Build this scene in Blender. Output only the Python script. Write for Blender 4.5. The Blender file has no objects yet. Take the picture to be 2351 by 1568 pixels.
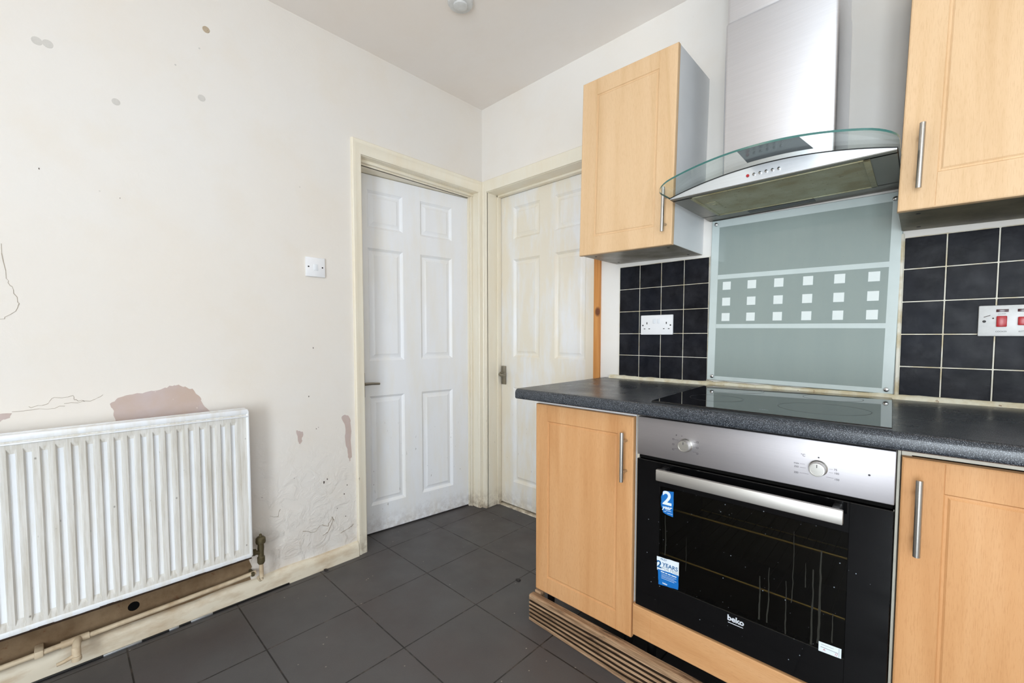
import bpy, bmesh, math, random
from mathutils import Vector, Matrix, noise
random.seed(7)
S = bpy.context.scene
COL = S.collection

# ------------------------------------------------------------------ camera
cam_data = bpy.data.cameras.new('camera')
cam = bpy.data.objects.new('camera', cam_data); COL.objects.link(cam)
W, H = 2351, 1568
yaw, pitch, roll = math.radians(43.8164), math.radians(-2.7418), math.radians(-0.0129)
F = Vector((-math.sin(yaw)*math.cos(pitch), math.cos(yaw)*math.cos(pitch), math.sin(pitch)))
R = Vector((math.cos(yaw), math.sin(yaw), 0)); U = R.cross(F)
R2 = R*math.cos(roll) + U*math.sin(roll); U2 = R2.cross(F)
m = Matrix((R2, U2, -F)).transposed().to_4x4(); m.translation = Vector((1.973, -1.8237, 1.0752))
cam.matrix_world = m
cam_data.sensor_width = 36; cam_data.lens = 987.0458/W*36
cam_data.shift_x = 8.466/W; cam_data.shift_y = 35.3045/W
cam_data.clip_start = 0.02
S.camera = cam

# ------------------------------------------------------------------ world, lights, exposure
S.view_settings.view_transform = 'Standard'; S.view_settings.look = 'None'
S.view_settings.gamma = 1; S.view_settings.use_curve_mapping = False
S.view_settings.exposure = 0.20
wd = bpy.data.worlds.new('sky'); S.world = wd; wd.use_nodes = True
wd.node_tree.nodes['Background'].inputs[0].default_value = (0.78, 0.88, 1.0, 1)
wd.node_tree.nodes['Background'].inputs[1].default_value = 1.3
S.cycles.max_bounces = 10; S.cycles.diffuse_bounces = 6; S.cycles.glossy_bounces = 5
S.cycles.transmission_bounces = 8; S.cycles.transparent_max_bounces = 12
S.cycles.caustics_reflective = False; S.cycles.caustics_refractive = False
S.cycles.use_denoising = True

def area(name, loc, rot, sx, sy, power, col):
    l = bpy.data.lights.new(name, 'AREA'); l.shape = 'RECTANGLE'; l.size = sx; l.size_y = sy
    l.energy = power; l.color = col
    o = bpy.data.objects.new(name, l); COL.objects.link(o); o.location = loc; o.rotation_euler = rot
    return o
# daylight lamps just outside two unseen windows placed and sized for their light
area('window_daylight_front', (2.40, -3.74, 1.12), (math.radians(90), 0, 0), 1.05, 2.0, 102, (0.915, 0.96, 1.0))
area('window_daylight_side', (3.14, -2.25, 1.30), (math.radians(90), 0, math.radians(90)), 1.9, 1.2, 24, (0.915, 0.96, 1.0))
# ceiling pendant bulb in the middle of the room, behind the camera
pl = bpy.data.lights.new('pendant_bulb_light', 'POINT'); pl.energy = 1.3; pl.color = (1.0, 0.84, 0.68); pl.shadow_soft_size = 0.12
plo = bpy.data.objects.new('pendant_bulb_light', pl); COL.objects.link(plo); plo.location = (1.16, -2.45, 2.30)

# ------------------------------------------------------------------ material helpers
def lin(c):
    return tuple(((v/255)/12.92 if v/255 <= 0.04045 else ((v/255+0.055)/1.055)**2.4) for v in c) + (1,)
class NT:
    def __init__(s, name):
        s.m = bpy.data.materials.new(name); s.m.use_nodes = True
        s.t = s.m.node_tree; s.b = s.t.nodes['Principled BSDF']; s.out = s.t.nodes['Material Output']
    def n(s, typ, **kw):
        x = s.t.nodes.new(typ)
        for k, v in kw.items():
            if hasattr(x, k): setattr(x, k, v)
        return x
    def l(s, a, b): s.t.links.new(a, b)
    def coord(s, scale=(1, 1, 1), loc=(0, 0, 0)):
        g = s.n('ShaderNodeNewGeometry'); mp = s.n('ShaderNodeMapping')
        mp.inputs['Scale'].default_value = scale; mp.inputs['Location'].default_value = loc
        s.l(g.outputs['Position'], mp.inputs[0]); return mp.outputs[0]
    def obj(s, scale=(1, 1, 1), loc=(0, 0, 0)):
        g = s.n('ShaderNodeTexCoord'); mp = s.n('ShaderNodeMapping')
        mp.inputs['Scale'].default_value = scale; mp.inputs['Location'].default_value = loc
        s.l(g.outputs['Object'], mp.inputs[0]); return mp.outputs[0]
    def noise(s, vec, scale, detail=4, rough=0.55, dist=0.0):
        x = s.n('ShaderNodeTexNoise'); x.inputs['Scale'].default_value = scale; x.inputs['Detail'].default_value = detail
        x.inputs['Roughness'].default_value = rough; x.inputs['Distortion'].default_value = dist
        s.l(vec, x.inputs['Vector']); return x.outputs['Fac']
    def vor(s, vec, scale, out='Distance'):
        x = s.n('ShaderNodeTexVoronoi'); x.inputs['Scale'].default_value = scale; s.l(vec, x.inputs['Vector']); return x.outputs[out]
    def ramp(s, fac, stops):
        x = s.n('ShaderNodeValToRGB'); e = x.color_ramp.elements
        while len(e) < len(stops): e.new(0.5)
        for i, (p, c) in enumerate(stops):
            e[i].position = p; e[i].color = c if len(c) == 4 else lin(c)
        s.l(fac, x.inputs[0]); return x.outputs[0]
    def mix(s, fac, a, b, typ='MIX'):
        x = s.n('ShaderNodeMixRGB', blend_type=typ)
        for v, i in ((fac, 0), (a, 1), (b, 2)):
            if isinstance(v, (int, float)): x.inputs[i].default_value = v
            elif isinstance(v, tuple): x.inputs[i].default_value = v if len(v) == 4 else lin(v)
            else: s.l(v, x.inputs[i])
        return x.outputs[0]
    def math(s, op, a, b=0.0):
        x = s.n('ShaderNodeMath', operation=op)
        for v, i in ((a, 0), (b, 1)):
            if isinstance(v, (int, float)): x.inputs[i].default_value = v
            else: s.l(v, x.inputs[i])
        return x.outputs[0]
    def sep(s, vec):
        x = s.n('ShaderNodeSeparateXYZ'); s.l(vec, x.inputs[0]); return x.outputs
    def bump(s, h, strength=0.3, dist=0.002):
        x = s.n('ShaderNodeBump'); x.inputs['Strength'].default_value = strength; x.inputs['Distance'].default_value = dist
        s.l(h, x.inputs['Height']); s.l(x.outputs[0], s.b.inputs['Normal'])
    def col(s, c):
        if isinstance(c, tuple): s.b.inputs['Base Color'].default_value = c if len(c) == 4 else lin(c)
        else: s.l(c, s.b.inputs['Base Color'])
    def set(s, rough=0.5, metal=0.0, spec=0.5):
        for k, v in (('Roughness', rough), ('Metallic', metal), ('Specular IOR Level', spec)):
            if isinstance(v, (int, float)): s.b.inputs[k].default_value = v
            else: s.l(v, s.b.inputs[k])
BLK = (0, 0, 0, 1); WHT = (1, 1, 1, 1)
def simple(name, c, rough=0.5, metal=0.0, spec=0.5, vary=0.06, scale=30):
    a = NT(name); v = a.coord()
    nz = a.noise(v, scale, 3)
    dark = tuple(x*(1-vary*2.5) for x in c); a.col(a.mix(nz, dark, c)); a.set(rough, metal, spec); return a.m

# painted plaster wall: warm off-white, grubby patches, specks, blistered low down
def wall_mat(name, base, stain, specks=True, blister=True):
    a = NT(name); v = a.coord()
    big = a.noise(v, 1.3, 3); mid = a.noise(v, 5, 5, 0.6)
    c = a.mix(a.ramp(big, [(0.35, BLK), (0.7, WHT)]), base, tuple(x*y for x, y in zip(base, (1.0, 0.985, 0.965))))
    c = a.mix(a.math('MULTIPLY', a.ramp(mid, [(0.5, BLK), (0.78, WHT)]), 0.35), c, stain)
    z = a.sep(v)[2]
    if specks:
        d = a.vor(v, 7.0)
        tiny = a.ramp(d, [(0.0, WHT), (0.028, BLK)])
        sel = a.ramp(a.noise(v, 2.2, 2), [(0.52, BLK), (0.56, WHT)])
        c = a.mix(a.math('MULTIPLY', tiny, a.math('MULTIPLY', sel, 0.7)), c, (95, 80, 70))
    if blister:
        low = a.math('SUBTRACT', 1.0, a.math('MINIMUM', a.math('MAXIMUM', a.math('DIVIDE', a.math('SUBTRACT', z, 0.15), 0.55), 0.0), 1.0))
        low2 = a.math('ADD', a.math('MULTIPLY', low, 1.0), 0.05)
        h = a.math('MULTIPLY', a.ramp(a.noise(v, 16, 6, 0.62, 0.6), [(0.45, BLK), (0.62, WHT)]), low2)
        h = a.math('ADD', h, a.math('MULTIPLY', a.noise(v, 60, 3), 0.08))
        a.bump(h, 0.42, 0.008)
        lowst = a.math('MULTIPLY', a.math('SUBTRACT', 1.0, a.math('MINIMUM', a.math('DIVIDE', a.math('ABSOLUTE', z), 0.26), 1.0)),
                       a.ramp(a.noise(v, 9, 5), [(0.42, BLK), (0.6, WHT)]))
        c = a.mix(a.math('MULTIPLY', lowst, 0.35), c, (176, 150, 125))
    else:
        a.bump(a.noise(v, 45, 4), 0.15, 0.002)
    a.col(c); a.set(0.62, 0, 0.25); return a.m
M = {}
M['wall'] = wall_mat('wall_paint', (225, 221, 216), (221, 210, 194))
M['wallb'] = wall_mat('wall_paint_back', (232, 229, 225), (226, 216, 203), True, False)
M['ceil'] = wall_mat('ceiling_paint', (238, 233, 229), (232, 222, 212), False, False)

# stained strip of wall under the radiator
a = NT('stained_wall'); v = a.coord()
c = a.mix(a.ramp(a.noise(v, 7, 5, 0.65), [(0.35, BLK), (0.65, WHT)]), (138, 116, 90), (104, 82, 58))
c = a.mix(a.ramp(a.noise(v, 26, 4, 0.7), [(0.62, BLK), (0.72, WHT)]), c, (104, 70, 46))
a.col(c); a.set(0.7, 0, 0.2); a.bump(a.noise(v, 30, 5), 0.4, 0.004); M['stain_wall'] = a.m

# bare plaster showing through flaked paint
a = NT('bare_plaster'); v = a.coord()
c = a.mix(a.ramp(a.noise(v, 9, 4), [(0.35, BLK), (0.65, WHT)]), (190, 170, 158), (194, 179, 177))
c = a.mix(a.ramp(a.noise(v, 60, 2), [(0.74, BLK), (0.77, WHT)]), c, (230, 220, 212))
a.col(c); a.set(0.8, 0, 0.15); a.bump(a.noise(v, 50, 4), 0.2, 0.002); M['plaster'] = a.m
M['crack'] = simple('crack_dark', (178, 166, 150), 0.8)
M['scuff'] = simple('scuff_mark', (78, 66, 58), 0.8)
M['filler_blob'] = simple('old_filler', (217, 213, 207), 0.7, 0, 0.2)
M['rawplug'] = simple('rust_stain', (196, 178, 154), 0.7)

# slate-grey floor tiles 332 mm, thin dark grout
a = NT('floor_tiles'); v = a.coord((1/0.332, 1/0.332, 1), (-0.055/0.332, 0.041/0.332, 0))
br = a.n('ShaderNodeTexBrick'); br.offset = 0.0; br.squash = 1.0
a.l(v, br.inputs['Vector'])
for k, x in (('Scale', 1.0), ('Mortar Size', 0.0075), ('Mortar Smooth', 0.1), ('Bias', 0.0), ('Brick Width', 1.0), ('Row Height', 1.0)): br.inputs[k].default_value = x
w = a.coord()
per = a.vor(v, 1.0, 'Color')
t = a.mix(a.noise(w, 4, 5, 0.6), (84, 82, 82), (68, 66, 67))
t = a.mix(a.math('MULTIPLY', a.ramp(a.noise(w, 2.6, 3), [(0.45, BLK), (0.7, WHT)]), 0.45), t, (74, 62, 60))
t = a.mix(a.math('MULTIPLY', a.noise(w, 220, 2), 0.25), t, (104, 100, 98))
g = a.mix(a.ramp(a.noise(w, 14, 5, 0.7), [(0.5, BLK), (0.8, WHT)]), (34, 31, 30), (110, 98, 88))
c = a.mix(br.outputs['Fac'], t, g)
d = a.vor(w, 22.0)
sp = a.math('MULTIPLY', a.ramp(d, [(0.0, WHT), (0.07, BLK)]), a.ramp(a.noise(w, 5, 2), [(0.46, BLK), (0.5, WHT)]))
c = a.mix(sp, c, (176, 166, 154))
a.col(c); a.set(a.ramp(a.noise(w, 6, 5), [(0.3, (0.38,)*3+(1,)), (0.7, (0.62,)*3+(1,))]), 0, 0.4)
hh = a.math('SUBTRACT', a.math('MULTIPLY', a.noise(w, 80, 4), 0.12), br.outputs['Fac'])
a.bump(hh, 0.5, 0.002); M['floor'] = a.m

# white gloss paint on doors: brushy, yellowing in patches
def paint(name, c1, c2, amt=0.8, rough=0.38, grime=0.0, sc=(5, 5, 1.1), thr=(0.42, 0.66)):
    a = NT(name); v = a.coord(); vs = a.coord(sc)
    c = a.mix(a.math('MULTIPLY', a.ramp(a.noise(vs, 2.2, 5, 0.6), [(thr[0], BLK), (thr[1], WHT)]), amt), c1, c2)
    if grime:
        z = a.sep(v)[2]
        low = a.math('SUBTRACT', 1.0, a.math('MINIMUM', a.math('DIVIDE', a.math('ABSOLUTE', z), 0.12), 1.0))
        gr = a.math('MULTIPLY', a.math('MULTIPLY', low, a.ramp(a.noise(v, 30, 5, 0.7), [(0.38, BLK), (0.6, WHT)])), grime)
        c = a.mix(gr, c, (128, 104, 78))
        chips = a.math('MULTIPLY', a.ramp(a.noise(a.coord((1, 1, 0.35)), 70, 3, 0.6), [(0.69, BLK), (0.72, WHT)]), a.ramp(z, [(0.3, WHT), (0.75, BLK)]))
        c = a.mix(a.math('MULTIPLY', chips, 0.6), c, (120, 108, 94))
    a.col(c); a.set(rough, 0, 0.45); a.bump(a.noise(a.coord((40, 40, 3)), 4, 4), 0.12, 0.001); return a.m
M['door'] = paint('door_gloss_white', (234, 235, 238), (232, 228, 220), 0.6, 0.35, 0.4)
M['door2'] = paint('door_gloss_cream', (234, 234, 234), (232, 224, 208), 1.0, 0.35, 0.4, (4, 4, 1.0), (0.36, 0.56))
M['trim'] = paint('cream_gloss_trim', (234, 227, 210), (231, 220, 198), 0.8, 0.35, 0.7)
M['skirt'] = paint('skirting_paint', (222, 212, 192), (186, 162, 130), 0.9, 0.5, 0.0, (3, 3, 9), (0.45, 0.7))
M['pipe'] = paint('painted_pipe', (212, 194, 166), (176, 150, 118), 0.8, 0.5, 0.0, (8, 8, 8), (0.45, 0.7))
M['rad'] = paint('radiator_enamel', (234, 237, 241), (222, 219, 212), 0.7, 0.35, 0.0, (10, 14, 1.5), (0.45, 0.65))
# raised radiator faces, dirt streaked
a = NT('radiator_face'); v = a.coord(); vs = a.coord((30, 60, 3))
c = a.mix(a.math('MULTIPLY', a.ramp(a.noise(vs, 1.6, 6, 0.7), [(0.42, BLK), (0.7, WHT)]), 0.75), (222, 220, 215), (186, 178, 162))
d = a.vor(a.coord((1, 1, 0.7)), 26); c = a.mix(a.math('MULTIPLY', a.ramp(d, [(0.0, WHT), (0.09, BLK)]), a.ramp(a.noise(v, 6, 2), [(0.45, BLK), (0.5, WHT)])), c, (88, 78, 66))
a.col(c); a.set(0.4, 0, 0.45); a.bump(a.noise(v, 60, 4), 0.2, 0.001); M['radface'] = a.m

# beech-effect vinyl
def beech(name, horizontal=False, cs=((208, 172, 130), (218, 184, 144), (224, 192, 154)), fc=(184, 140, 98)):
    a = NT(name)
    sc = (7, 7, 0.5) if not horizontal else (0.5, 7, 7)
    sf = (120, 120, 8) if not horizontal else (8, 120, 120)
    v = a.coord(sc); f = a.coord(sf)
    c = a.ramp(a.noise(v, 2.0, 5, 0.55, 0.8), [(0.3, cs[0]), (0.5, cs[1]), (0.72, cs[2])])
    fl = a.ramp(a.noise(f, 6, 3, 0.6), [(0.52, BLK), (0.64, WHT)])
    c = a.mix(a.math('MULTIPLY', fl, 0.22), c, fc)
    a.col(c); a.set(0.5, 0, 0.22); return a.m
M['beech'] = beech('beech_vinyl'); lowc = ((190, 138, 90), (201, 151, 103), (208, 161, 115))  # one beech, light painted in: paler for upper doors, darker for lower
M['beechl'] = beech('beech_vinyl_dimmed', False, lowc, (160, 104, 58)); M['beechh'] = beech('beech_vinyl_dimmed_horizontal', True, lowc, (160, 104, 58))
M['groove'] = simple('beech_groove', (176, 128, 80), 0.5)

# pine with knots
a = NT('pine'); v = a.coord((60, 60, 2)); z = a.coord((22, 22, 9))
c = a.ramp(a.noise(v, 1.5, 4, 0.5, 0.5), [(0.35, (186, 120, 56)), (0.65, (206, 144, 78))])
c = a.mix(a.ramp(a.vor(a.coord((9, 9, 6), (0.3, 0, 0.22)), 1.0), [(0.13, WHT), (0.19, BLK)]), c, (108, 58, 24))
a.col(c); a.set(0.45); M['pine'] = a.m
# weathered decking
a = NT('weathered_decking'); v = a.coord((2.2, 40, 40))
c = a.ramp(a.noise(v, 2.5, 6, 0.65), [(0.3, (100, 76, 56)), (0.5, (148, 118, 90)), (0.7, (190, 158, 126))])
c = a.mix(a.ramp(a.noise(a.coord((3, 20, 20)), 2.5, 5, 0.7), [(0.56, BLK), (0.7, WHT)]), c, (70, 54, 42))
a.col(c); a.set(0.8, 0, 0.2); a.bump(a.noise(a.coord((4, 120, 120)), 3, 5), 0.7, 0.003); M['deck'] = a.m

M['deckgroove'] = simple('groove_dirt_and_shade', (72, 55, 42), 0.9, 0, 0.1, 0.15, 40)  # groove colour: dirt plus painted shade, since the relief alone reads shallow
# speckled worktop
a = NT('speckled_laminate'); v = a.coord()
c = a.mix(a.noise(v, 5, 3), (33, 37, 43), (42, 46, 52))
s1 = a.ramp(a.vor(v, 520), [(0.24, WHT), (0.34, BLK)]); s2 = a.ramp(a.vor(a.coord(loc=(3, 1, 2)), 360), [(0.12, WHT), (0.19, BLK)])
c = a.mix(a.math('MULTIPLY', s1, 0.75), c, (138, 144, 152)); c = a.mix(a.math('MULTIPLY', s2, 0.85), c, (196, 200, 204))
a.col(c); a.set(a.ramp(a.noise(v, 9, 5), [(0.3, (0.24,)*3+(1,)), (0.7, (0.36,)*3+(1,))]), 0, 0.5); M['work'] = a.m

# dark slate wall tiles
a = NT('slate_wall_tile'); v = a.coord()
c = a.mix(a.ramp(a.noise(v, 14, 7, 0.65), [(0.35, BLK), (0.7, WHT)]), (22, 22, 25), (46, 46, 50))
c = a.mix(a.math('MULTIPLY', a.ramp(a.noise(v, 5, 3), [(0.4, BLK), (0.7, WHT)]), 0.5), c, (28, 32, 42))
a.col(c); a.set(a.ramp(a.noise(v, 20, 5), [(0.3, (0.20,)*3+(1,)), (0.7, (0.38,)*3+(1,))]), 0, 0.05); a.bump(a.noise(v, 26, 6), 0.35, 0.002); M['tile'] = a.m
a = NT('grout'); v = a.coord(); a.col(a.mix(a.ramp(a.noise(v, 18, 4), [(0.45, BLK), (0.65, WHT)]), (222, 218, 204), (196, 182, 150))); a.set(0.8); M['grout'] = a.m
a = NT('sealant'); v = a.coord(); c = a.mix(a.ramp(a.noise(v, 25, 5), [(0.4, BLK), (0.65, WHT)]), (226, 221, 200), (206, 192, 158))
c = a.mix(a.ramp(a.noise(v, 40, 4, 0.7), [(0.64, BLK), (0.68, WHT)]), c, (128, 92, 58)); a.col(c); a.set(0.5); a.bump(a.noise(v, 60, 4), 0.6, 0.003); M['seal'] = a.m

# metals
def steel(name, c, rough, aniso=0.0, spots=False, streak=(3, 3, 200), axis='Z'):
    a = NT(name); v = a.coord(); st = a.coord(streak)
    cc = a.mix(a.noise(st, 3, 3), tuple(x*0.94 for x in c), c)
    if spots:
        d = a.vor(a.coord((1, 1, 1.3)), 24)
        sp = a.math('MULTIPLY', a.ramp(d, [(0.0, WHT), (0.05, BLK)]), a.ramp(a.noise(v, 7, 2), [(0.5, BLK), (0.55, WHT)]))
        cc = a.mix(sp, cc, (84, 70, 60))
    a.col(cc); a.set(rough, 1.0)
    if aniso:
        tg = a.n('ShaderNodeTangent'); tg.direction_type = 'RADIAL'; tg.axis = axis
        a.b.inputs['Anisotropic'].default_value = aniso; a.b.inputs['Anisotropic Rotation'].default_value = 0.25; a.l(tg.outputs[0], a.b.inputs['Tangent'])
    return a.m
M['chim'] = steel('brushed_steel_chimney', (240, 241, 246), 0.42, 0.6, True)
M['chimside'] = steel('brushed_steel_side', (190, 188, 184), 0.42, 0.5)
M['fascia'] = steel('brushed_steel_fascia', (240, 243, 248), 0.42, 0.3)
M['panel'] = steel('brushed_steel_panel', (180, 176, 178), 0.52, 0.3, False, (4, 4, 500))
M['handle'] = steel('satin_handle', (196, 192, 186), 0.32)
M['ovhandle'] = steel('oven_handle_steel', (200, 196, 190), 0.5, 0.0, False, (4, 4, 300))
M['chrome'] = steel('chrome', (200, 200, 200), 0.15)
M['darksteel'] = steel('greasy_steel', (138, 134, 126), 0.42)
M['brass'] = steel('rack_wire', (226, 204, 140), 0.35); M['darkwire'] = simple('dimmed_wire', (40, 36, 28), 0.6)  # front wires bright gold for the glint, depth wires darkened to stay hidden
M['rust'] = simple('rusty_edge', (66, 50, 38), 0.8, 0, 0.2, 0.2, 60)
M['valve'] = simple('corroded_brass', (104, 92, 62), 0.6, 0.3, 0.5, 0.15, 120)
M['oldhandle'] = steel('tarnished_handle', (160, 154, 142), 0.4)
# greasy filter mesh
a = NT('greasy_filter'); v = a.coord()
c = a.mix(a.ramp(a.noise(v, 12, 5), [(0.35, BLK), (0.65, WHT)]), (172, 172, 144), (148, 138, 100))
c = a.mix(a.ramp(a.noise(v, 60, 4, 0.7), [(0.62, BLK), (0.7, WHT)]), c, (92, 80, 50)); a.col(c); a.set(0.5, 0.15); a.bump(a.vor(v, 260), 0.5, 0.001); M['filter'] = a.m
# glass kinds
def glass(name, tint, refl=0.10, tr=1.0, rough=0.0, fres=1.5):
    a = NT(name); a.t.nodes.remove(a.b)
    tp = a.n('ShaderNodeBsdfTransparent'); tp.inputs[0].default_value = tint
    gl = a.n('ShaderNodeBsdfGlossy'); gl.inputs['Roughness'].default_value = rough
    lw = a.n('ShaderNodeLayerWeight'); lw.inputs[0].default_value = 0.5
    fr = a.math('ADD', a.math('MULTIPLY', a.math('POWER', lw.outputs['Facing'], 4.0), refl*3), 0.03)
    mx = a.n('ShaderNodeMixShader'); a.l(fr, mx.inputs[0]); a.l(tp.outputs[0], mx.inputs[1]); a.l(gl.outputs[0], mx.inputs[2])
    a.l(mx.outputs[0], a.out.inputs[0]); return a.m
M['glass'] = glass('clear_green_glass', (0.945, 0.978, 0.968, 1), fres=1.12)
M['pane'] = glass('window_pane', (0.97, 0.99, 1, 1), fres=1.25)
M['ovglass'] = glass('tinted_oven_glass', (0.56, 0.54, 0.47, 1), fres=1.3)
M['edge'] = simple('glass_edge_teal', (58, 112, 106), 0.15, 0, 0.6)
M['black'] = simple('black_glass', (7, 7, 8), 0.04, 0, 0.5, 0)
M['blackhob'] = simple('hob_glass', (9, 9, 10), 0.03, 0, 0.9, 0)
M['hobline'] = simple('hob_marking', (44, 44, 46), 0.3)
M['blackpl'] = simple('black_plastic', (22, 22, 23), 0.4)
M['void'] = simple('near_black', (10, 9, 8), 0.9, 0, 0.1)  # near-black fill for the vent gap and wall hole
M['cavity'] = simple('oven_cavity_enamel', (34, 31, 24), 0.5)
M['white'] = simple('white_plastic', (236, 236, 238), 0.3, 0, 0.5, 0.01)
M['white2'] = simple('white_plastic_grubby', (222, 222, 220), 0.35, 0, 0.5, 0.05, 60)
M['rocker'] = simple('rocker_plastic', (226, 229, 233), 0.3, 0, 0.5, 0.01)
M['hole'] = simple('dark_hole', (38, 34, 34), 0.6)
M['red'] = simple('red_rocker', (190, 20, 30), 0.3, 0, 0.5, 0.05)
M['neon'] = simple('dark_red_neon', (64, 8, 16), 0.2)
M['ink'] = simple('black_ink', (48, 46, 48), 0.5)
M['mel'] = simple('white_melamine', (240, 242, 244), 0.35, 0, 0.45, 0.02, 8)
M['melgrime'] = None
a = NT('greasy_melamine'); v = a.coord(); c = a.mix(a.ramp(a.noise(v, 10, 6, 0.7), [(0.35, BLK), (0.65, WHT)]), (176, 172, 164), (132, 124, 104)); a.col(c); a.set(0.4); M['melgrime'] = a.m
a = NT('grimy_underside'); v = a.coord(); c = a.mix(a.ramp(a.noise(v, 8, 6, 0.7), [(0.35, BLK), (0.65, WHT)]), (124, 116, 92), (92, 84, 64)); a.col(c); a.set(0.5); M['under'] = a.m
M['carcedge'] = simple('cream_edge', (212, 206, 190), 0.5)
# splashback glass: printed grey-green field, pale border
a = NT('printed_glass_field'); v = a.coord(); c = a.mix(a.noise(a.coord((6, 6, 1.2)), 3, 5, 0.6), (142, 155, 152), (152, 163, 158))
c = a.mix(a.math('MULTIPLY', a.ramp(a.vor(v, 40), [(0.0, WHT), (0.05, BLK)]), 0.5), c, (96, 100, 90)); a.col(c); a.set(0.07, 0, 0.6); M['splash'] = a.m
M['splashw'] = simple('printed_glass_white', (208, 219, 217), 0.1, 0, 0.6, 0.03, 12)
M['splashq'] = simple('printed_glass_square', (230, 237, 235), 0.1, 0, 0.6, 0.01)
M['blue'] = simple('sticker_blue', (22, 108, 184), 0.35, 0, 0.5, 0.03)
M['paper'] = simple('sticker_white', (222, 230, 236), 0.4, 0, 0.4, 0.02)
M['bluetxt'] = simple('sticker_blue_ink', (30, 96, 150), 0.4)
M['greytxt'] = simple('sticker_grey_ink', (148, 158, 168), 0.4)
M['redtxt'] = simple('sticker_red_ink', (196, 60, 80), 0.4)
M['logo'] = simple('logo_white', (216, 220, 226), 0.4)
M['drip'] = simple('dried_drips', (44, 43, 37), 0.6, 0, 0.2)
M['film'] = simple('grey_film', (128, 138, 144), 0.3, 0.0)
M['shade'] = simple('lamp_shade', (230, 224, 214), 0.6)
a = NT('bulb_glow'); a.b.inputs['Emission Color'].default_value = (1, 0.8, 0.6, 1); a.b.inputs['Emission Strength'].default_value = 12; a.col((240, 230, 210)); M['bulb'] = a.m
M['silver'] = simple('worn_foil', (200, 204, 208), 0.3, 0.8)
M['metalknob'] = steel('knob_steel', (226, 224, 218), 0.3)

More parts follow.
